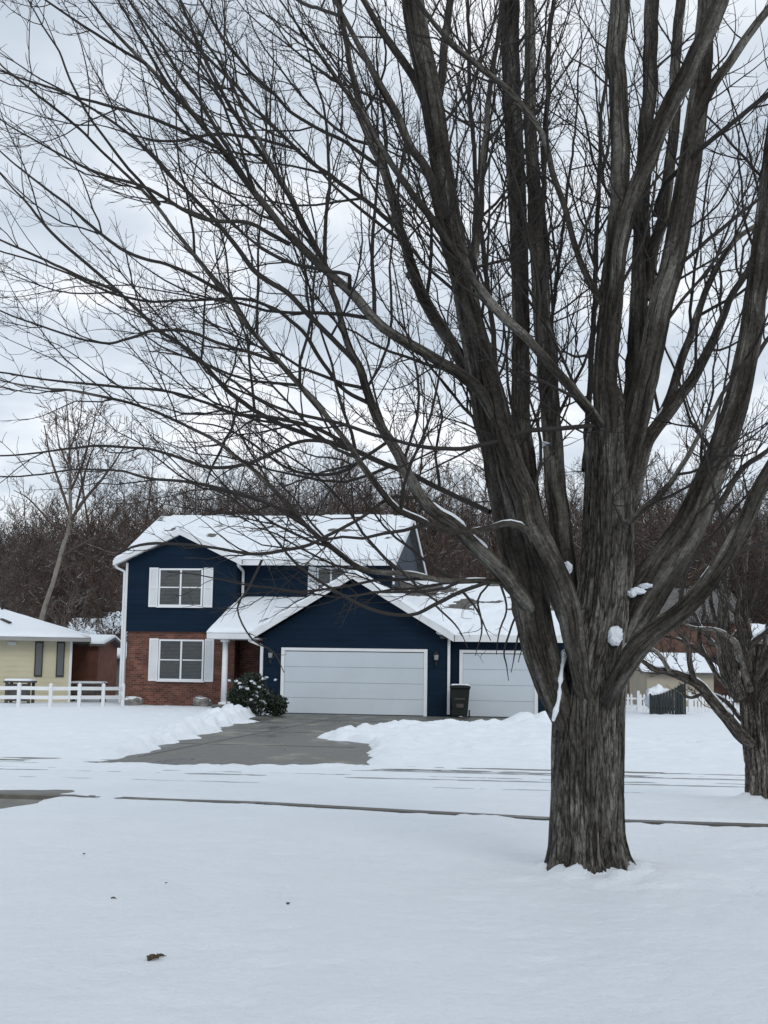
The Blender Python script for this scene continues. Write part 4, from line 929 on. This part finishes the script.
# outbuildings behind
def shed(name, x, y, w_, d_, h_, rise, wm, lab, cat='shed', rz=0, over=.3, snow=True):
    e = empty(name, (x, y, 0), rz, label=lab, cat=cat)
    m = MB(); m.box(-w_/2, w_/2, 0, .15, 0, h_); m.box(-w_/2, -w_/2+.15, .15, d_, 0, h_); m.box(w_/2-.15, w_/2, .15, d_, 0, h_); m.box(-w_/2+.15, w_/2-.15, d_-.15, d_, 0, h_); m.build('wall', wm, e)
    m = MB(); x0, x1 = -w_/2-over, w_/2+over
    q1 = [(x0, -over, h_), (x1, -over, h_), (x1, d_/2, h_+rise), (x0, d_/2, h_+rise)]; q2 = [(x0, d_/2, h_+rise), (x1, d_/2, h_+rise), (x1, d_+over, h_), (x0, d_+over, h_)]
    m.slab(q1, .1); m.slab(q2, .1); r = m.build('roof', M['shingle'], e)
    m = MB(); 
    for xx in (-w_/2+.02, w_/2-.12):
        n = len(m.v); m.v += [(xx+a, yy, zz_) for a in (0, .1) for yy, zz_ in ((.02, h_), (d_-.02, h_), (d_/2, h_+rise-.02))]; m.f += [(n, n+1, n+2), (n+5, n+4, n+3), (n, n+3, n+4, n+1), (n+1, n+4, n+5, n+2), (n+2, n+5, n+3, n)]
    m.build('gable', wm, e)
    if snow:
        for i, q in enumerate((q1, q2)): roof_snow('roof_snow', [(a, b, c_+.1) for a, b, c_ in q], .12, r, 40, 16, 40+i)
    return e
shed('rust_shed', -13.1, 57, 1.5, 4, 2.35, .35, M['rustwall'], 'rust brown outbuilding seen just right of the yellow house')
shed('grey_shed', -11.3, 62, 4.2, 4, 1.75, .75, M['grey'], 'low grey shed with thick snow on its roof beside the blue house')
shed('far_house', -14.6, 84, 12, 8, 2.6, 1.9, M['grey'], 'far grey house with a snowy roof low among the trees on the left', 'house')
shed('tan_garage', 13.0, 57, 2.9, 4.0, 1.5, .8, M['tan'], 'low tan garage with white snow covered roof behind the picket fence', 'garage')
bk = shed('brick_house', 13.6, 66, 9.5, 8, 4.1, 1.9, M['brick2'], 'brown brick house behind the tan garage with dark roof', 'house', snow=False)
m = MB(); m.box(-.35, -.2, -.06, -.01, .3, 4.0); m.build('corner_trim', M['white'], bk)
m = MB(); m.box(-3.6, -2.4, -.06, -.01, 1.1, 2.3); wq = m.build('window', M['white'], bk); m = MB(); m.box(-3.5, -2.5, -.07, -.062, 1.2, 2.2); m.build('pane', M['glass'], wq)
shed('snowy_cottage', 22, 60, 9, 5, 3.0, .8, M['tan'], 'distant cottage with snowy roof past the gnarled tree at the right', 'house')
# white picket fence
pf = empty('picket_fence', (11.5, 48.7, 0), R(-2), label='low white picket fence across the snow right of the big trunk', cat='fence')
def picket_panel(x0, x1):
    m = MB(); k = int((x1-x0)/.13)
    for i in range(k):
        x = x0+i*.13; m.poly_y([(x, .05), (x+.075, .05), (x+.075, .74), (x+.037, .8), (x, .74)], -.02, 0)
    m.box(x0, x1, .002, .04, .22, .29); m.box(x0, x1, .002, .04, .58, .65); return m.build('picket_panel', M['white'], pf)
for i in range(5): picket_panel(-3.8+i*1.9, -3.8+(i+1)*1.9-.1)
for i in range(6): m = MB(); m.box(-3.9+i*1.9, -3.8+i*1.9, -.05, .05, 0, .9); m.build('post', M['white'], pf)
# dark green slatted screen with curved top
gq = (10.0, 45.9); gs = empty('slatted_screen', (*gq, 0), R(4), label='dark green slatted screen with curved sloping top holding a heap of snow', cat='screen')
def curve(t): return .42+.62*t**2.2
m = MB(); nsl = 11; wid = 1.15
for i in range(nsl):
    x = -wid/2+i*wid/nsl; t = 1-i/(nsl-1) if False else i/(nsl-1); h_ = (.62+.4*t**1.6); m.box(x, x+wid/nsl-.02, -.02, .02, .05, h_+.18)
m.box(-wid/2, wid/2, .022, .05, .3, .38); m.build('front_slats', M['greenwood'], gs)
m = MB()
for i in range(6): m.box(wid/2, wid/2+.03, .05+i*.13, .05+i*.13+.11, .05, 1.2-.03*i)
m.build('side_slats', M['greenwood'], gs)
for x in (-wid/2-.03, wid/2+.05): m = MB(); m.box(x-.03, x+.03, -.05, .0, 0, .85 if x < 0 else 1.24); m.build('post', M['greenwood'], gs)
blob('snow_heap', (-.22, .32, .62), (.5, .3, .5), gs, 91)

# ------------------------------------------------------------------ leaves on the snow
def dead_leaf(px, py, size, lab, seed):
    x, y = G(px, py, .05); z = gz(x, y); e = empty('fallen_leaf', (x, y, z), random.random()*3, label=lab, cat='leaf', group='dead leaves lying on the snow')
    r = np.random.default_rng(seed)
    k = 14; V_ = []; 
    nu, nv = 14, 9
    for j in range(nv):
        for i in range(nu):
            u, v = i/(nu-1)*2-1, j/(nv-1)*2-1
            wv = (1-u*u)**.5*(.62+.2*math.sin(u*9)); V_.append((u*size, v*size*wv, size*(.42*v*v+.25*u*u*math.sin(3*u+1)+.06*r.random())+.004))
    I = np.arange(nu*nv).reshape(nv, nu); Q_ = np.stack([I[:-1, :-1], I[:-1, 1:], I[1:, 1:], I[1:, :-1]], -1).reshape(-1, 4)
    bl = link('blade', npmesh('blade', V_, Q_), e, M['brownleaf'], True); s_ = bl.modifiers.new('t', 'SOLIDIFY'); s_.thickness = .0015
    p_, r_ = branch((size*.9, 0, size*.15), (1, .3, .05), size*1.6, .0022, 6, up=0, wig=.15); V2, Q2, _ = tubes([(p_, r_)], 5); link('stalk', npmesh('stalk', V2, Q2), e, M['brownleaf'])
dead_leaf(153, 961, .04, 'largest curled brown leaf lying on the snow in the lower left', 1)
dead_leaf(160, 958, .022, 'small crumpled leaf touching the largest leaf in the lower left', 8)
dead_leaf(84, 855, .013, 'tiny leaf on the snow at left, nearest the road', 2)
dead_leaf(113, 902, .014, 'tiny leaf on the snow above the largest leaf', 3)
dead_leaf(288, 906, .017, 'tiny dark leaf on the snow left of centre, alone', 4)
dead_leaf(166, 884, .009, 'faint speck of leaf on the snow between two tiny leaves', 5)
# frozen clods by the far pavement
for i, (x, y) in enumerate(()): pass

# ------------------------------------------------------------------ background trees
def grow_tree(H_, spread, r0, lv, seed, nb=16, base=.3, bend=(0, 0), twr=.012, sp=.9):
    global rng
    old = rng; rng = np.random.default_rng(seed)
    n = 14; pts, rad = branch((0, 0, 0), (bend[0], bend[1], 1), H_, r0, n, up=.08, wig=.06, r1=r0*.15)
    lines = [(pts, rad)]
    for b in range(nb):
        t = base+(1-base)*(b+rng.random())/nb; i = min(n-2, int(t*(n-1))); p = pts[i]*(1-(t*(n-1)-i))+pts[i+1]*(t*(n-1)-i)
        az = rng.random()*6.28; el = rng.uniform(.35, 1.0)
        d = np.array([math.cos(az)*math.cos(el), math.sin(az)*math.cos(el), math.sin(el)]); L = spread*(1.15-t*.7)*rng.uniform(.6, 1.1)
        bp, br = branch(p, d, L, max(twr*1.5, rad[i]*.55), 9, up=.10, wig=.1); lines.append((bp, br))
        out = []; twigs_for(bp, br, out, lv, sp, .55, start=.15, minr=twr, maxlen=L*.6, up=.10); 
        lines += out
    rng = old
    return lines
# patched limits for large trees: allow longer shoots
def twigs_big(pts, rad, out, level, spacing, lenf, minr, maxl):
    seg = np.linalg.norm(np.diff(pts, axis=0), axis=1); s = np.concatenate([[0], np.cumsum(seg)]); L = s[-1]; q = .15*L+rng.random()*spacing
    while q < L:
        i = max(0, min(len(seg)-1, int(np.searchsorted(s, q))-1)); f = (q-s[i])/(seg[i]+1e-9); p = pts[i]*(1-f)+pts[i+1]*f; t = unit(pts[i+1]-pts[i])
        d = side_dir(t, R(rng.uniform(28, 60))); ln = min(maxl, lenf*(L-q+.3*L)*rng.uniform(.4, 1.1)); rr = max(minr, ln*.007)
        bp, br = branch(p, d, ln, rr, 5 if level else 4, up=.12, wig=.14, r1=minr*.6); out.append((bp, br))
        if level > 0: twigs_big(bp, br, out, level-1, spacing*.6, lenf, minr, maxl*.5)
        q += spacing*rng.uniform(.6, 1.4)
def big_tree(H_, spread, r0, seed, nb=18, base=.25, bend=(0, 0), twr=.014, sp=.8, lv=1, el=(.3, 1.05)):
    global rng
    old = rng; rng = np.random.default_rng(seed)
    n = 14; pts, rad = branch((0, 0, -.3), (bend[0], bend[1], 1), H_, r0, n, up=.08, wig=.05, r1=r0*.12); trunk_ = [(pts, rad)]; crown = []
    for b in range(nb):
        t = base+(1-base)*(b+rng.random())/nb*.98; k = t*(n-1); i = min(n-2, int(k)); p = pts[i]*(1-(k-i))+pts[i+1]*(k-i)
        az = rng.random()*6.28; e_ = rng.uniform(*el)
        d = np.array([math.cos(az)*math.cos(e_), math.sin(az)*math.cos(e_), math.sin(e_)]); L = spread*(1.2-t*.75)*rng.uniform(.6, 1.1)
        bp, br = branch(p, d, L, max(twr*1.5, rad[i]*.5), 9, up=.09, wig=.09); crown.append((bp, br)); twigs_big(bp, br, crown, lv, sp, .5, twr, L*.5)
    rng = old; return trunk_, crown
def place(name, x, y, tc_, lab, m1, m2, cat='tree', group=None, z=0., sides=3):
    e = empty(name, (x, y, z), label=lab, cat=cat, group=group)
    V_, Q_, B_ = tubes(tc_[0], 12); link('trunk', npmesh('trunk', V_, Q_, B_), e, m1, True)
    V_, Q_, B_ = tubes(tc_[1], sides); link('crown', npmesh('crown', V_, Q_, B_), e, m2, False); return e
# pale leaning tree on the left
lt = P(40, 640, 72); le = empty('leaning_tree', (lt[0], 72, 0), label='tall pale trunked bare tree leaning right behind the yellow house', cat='tree')
def le_rep(o): o.matrix_parent_inverse = Matrix.Translation((-lt[0], -72, 0))
lo = []
o, lp, lr = limb_mesh('trunk', [(34, 668, 9), (41, 622, 8), (53, 582, 7), (62, 550, 6.5), (70, 520, 6), (70, 480, 4.5), (69, 440, 3), (66, 392, 1.2)], 72, 72, le, M['pale_bark'], sides=14, step=.3); le_rep(o)
for px_ in ([(71, 520, 5), (84, 500, 5), (98, 484, 4), (112, 466, 3), (128, 440, 1.5)], [(70, 515, 5), (60, 485, 4), (50, 455, 3), (44, 425, 1.5)], [(71, 490, 4), (84, 460, 3), (92, 430, 2), (98, 402, 1)], [(66, 540, 4), (48, 520, 3), (30, 500, 2), (14, 490, 1)], [(76, 508, 4), (86, 470, 3), (96, 440, 1)], [(62, 556, 4), (80, 545, 3), (104, 530, 2), (124, 500, 1)], [(70, 470, 3), (58, 440, 2), (56, 405, 1)], [(70, 450, 3), (80, 420, 2), (82, 392, 1)]):
    o, lp, lr = limb_mesh('limb', px_, 72, 72+random.uniform(-4, 4), le, M['wood_mat'], sides=8, step=.3); le_rep(o)
    out = []; twigs_big(lp, lr, out, 2, .6, .6, .016, 4.5)
    if out: V_, Q_, B_ = tubes(out, 3); link('twigs', npmesh('twigs', V_, Q_, B_), o, M['wood_mat'])
# woodland mass
var = [big_tree(15+1.2*i, 5.2+.3*i, .17, 400+i, nb=30, base=.10, twr=.022, sp=.45, lv=1, el=(.1, .95), bend=((i-3)*.05, .05)) for i in range(6)]
brush = [big_tree(6.0+i, 3.6, .07, 450+i, nb=26, base=.02, twr=.02, sp=.4, lv=1, el=(.1, 1.1)) for i in range(3)]
vb = [tubes(a+b, 3) for a, b in var]; bb = [tubes(a+b, 3) for a, b in brush]
print('VAR', [len(v[0]) for v in vb], [len(v[0]) for v in bb])
r3 = np.random.default_rng(99); Vs, Qs, k = [], [], 0
def hillz(x, y): return max(0., float(hillf(x, y))) if y > 90 else 0.
def put(src, x, y, s, z):
    global k
    V_, Q_, B_ = src; a = r3.random()*6.28; c_, s_ = math.cos(a), math.sin(a)
    X_ = (V_[:, 0]*c_-V_[:, 1]*s_)*s+x; Y_ = (V_[:, 0]*s_+V_[:, 1]*c_)*s+y; Vs.append(np.stack([X_, Y_, V_[:, 2]*s+z], 1)); Qs.append(Q_+k); k += len(V_)
for row, (yy, cnt) in enumerate(((82, 12), (90, 16), (98, 19), (107, 22), (117, 27), (128, 32), (140, 40), (148, 46), (156, 50))):
    for i in range(cnt):
        x = -34+68*(i+r3.uniform(.1, .9))/cnt; x *= yy/90; y = yy+r3.uniform(-3.5, 3.5)
        fx = x/y*1300+384
        s = r3.uniform(.6, 1.02)*(.80 if fx < 120 else 1.0)*(.74 if row > 2 else .86)
        put(vb[r3.integers(6)], x, y, s, hillz(x, y)-.2)
for fx, yy, s in ((150, 96, 1.05), (262, 94, 1.3), (300, 99, 1.2), (345, 93, 1.25), (392, 97, 1.35), (440, 92, 1.2), (480, 99, 1.3), (660, 95, 1.25), (705, 90, 1.3), (755, 97, 1.3), (20, 99, .9), (95, 94, 1.1), (205, 101, 1.15)):
    put(vb[r3.integers(6)], (fx-384)/1300*yy, yy, s*.92, hillz(0, yy)-.2)
for row, (yy, cnt) in enumerate(((76, 26), (84, 34), (93, 36), (103, 38), (114, 40), (126, 48), (136, 62), (144, 80), (150, 90), (156, 90))):
    for i in range(cnt):
        x = (-36+72*(i+r3.random())/cnt)*yy/90; y = yy+r3.uniform(-3, 3); put(bb[r3.integers(3)], x, y, r3.uniform(.8, 1.3), hillz(x, y)-.2)
wd = link('woodland', npmesh('woodland', np.concatenate(Vs), np.concatenate(Qs)), None, M['wood_mat']); tag(wd, 'dense dark winter woodland of bare trees behind the houses', 'woodland', kind='stuff')
print('WOOD', k)
# trees keeping withered leaves
def leafy(name, x, y, h_, ctrs, n, leaf, lab, seed, m_=None):
    e = empty(name, (x, y, 0), label=lab, cat='tree')
    tt, cc = big_tree(h_*.9, h_*.3, .16, seed, nb=14, base=.2, twr=.02, sp=.8)
    V_, Q_, B_ = tubes(tt+cc, 4); link('trunk', npmesh('trunk', V_, Q_, B_), e, M['wood_mat'])
    Vs, Qs, k = [], [], 0
    for i, (cx, cy, cz, sx, sy, sz) in enumerate(ctrs):
        V_, Q_ = leaf_cloud(n, (cx, cy, cz), (sx, sy, sz), leaf, seed+i); Vs.append(V_); Qs.append(Q_+k); k += len(V_)
    link('crown', npmesh('crown', np.concatenate(Vs), np.concatenate(Qs)), e, m_ or M['rust_leaf'])
leafy('oak_tree', 21, 74, 9.5, [(-2, 0, 5.5, 2.6, 2, 2.2), (1.5, 0, 6.2, 3, 2.5, 2.4), (-.5, 0, 7.4, 2.4, 2, 1.8), (4, 1, 5.2, 2.4, 2, 2)], 2600, .11, 'broad tree holding rust brown leaves behind the brick house at right', 501)
leafy('oak_tree', 6.2, 72, 8.5, [(-.8, 0, 5., 1.8, 1.5, 1.8), (1., 0, 5.8, 1.7, 1.5, 1.9), (.2, 0, 3.6, 1.5, 1.2, 1.2)], 1500, .09, 'rust brown leaved tree behind the garage wing near the big trunk', 521)
leafy('oak_tree', -13.2, 66, 4.6, [(-.6, 0, 2.6, 1.1, 1, 1.), (.8, 0, 3., 1., 1, 1.)], 700, .08, 'small russet leaved tree between the yellow house and the blue house', 541)
# snow dusted shrubs left
for i, (x, y, s, lab) in enumerate(((-12.6, 63.5, 1.4, 'snow laden shrub poking above the rust brown outbuilding'), (-14.2, 60.5, 1.1, 'snow dusted shrub behind the corner of the yellow roof'))):
    e = empty('snowy_shrub', (x, y, 0), label=lab, cat='shrub')
    tt, cc = big_tree(3.4*s, 1.4, .05, 600+i, nb=16, base=.05, twr=.014, sp=.3, lv=1); V_, Q_, B_ = tubes(tt+cc, 3); link('branches', npmesh('branches', V_, Q_, B_), e, M['wood_mat'])
    V_, Q_ = leaf_cloud(500, (0, 0, 2.6*s), (1.1, .8, .6), .09, 610+i); link('snow_dusting', npmesh('snow_dusting', V_, Q_), e, M['snow'])
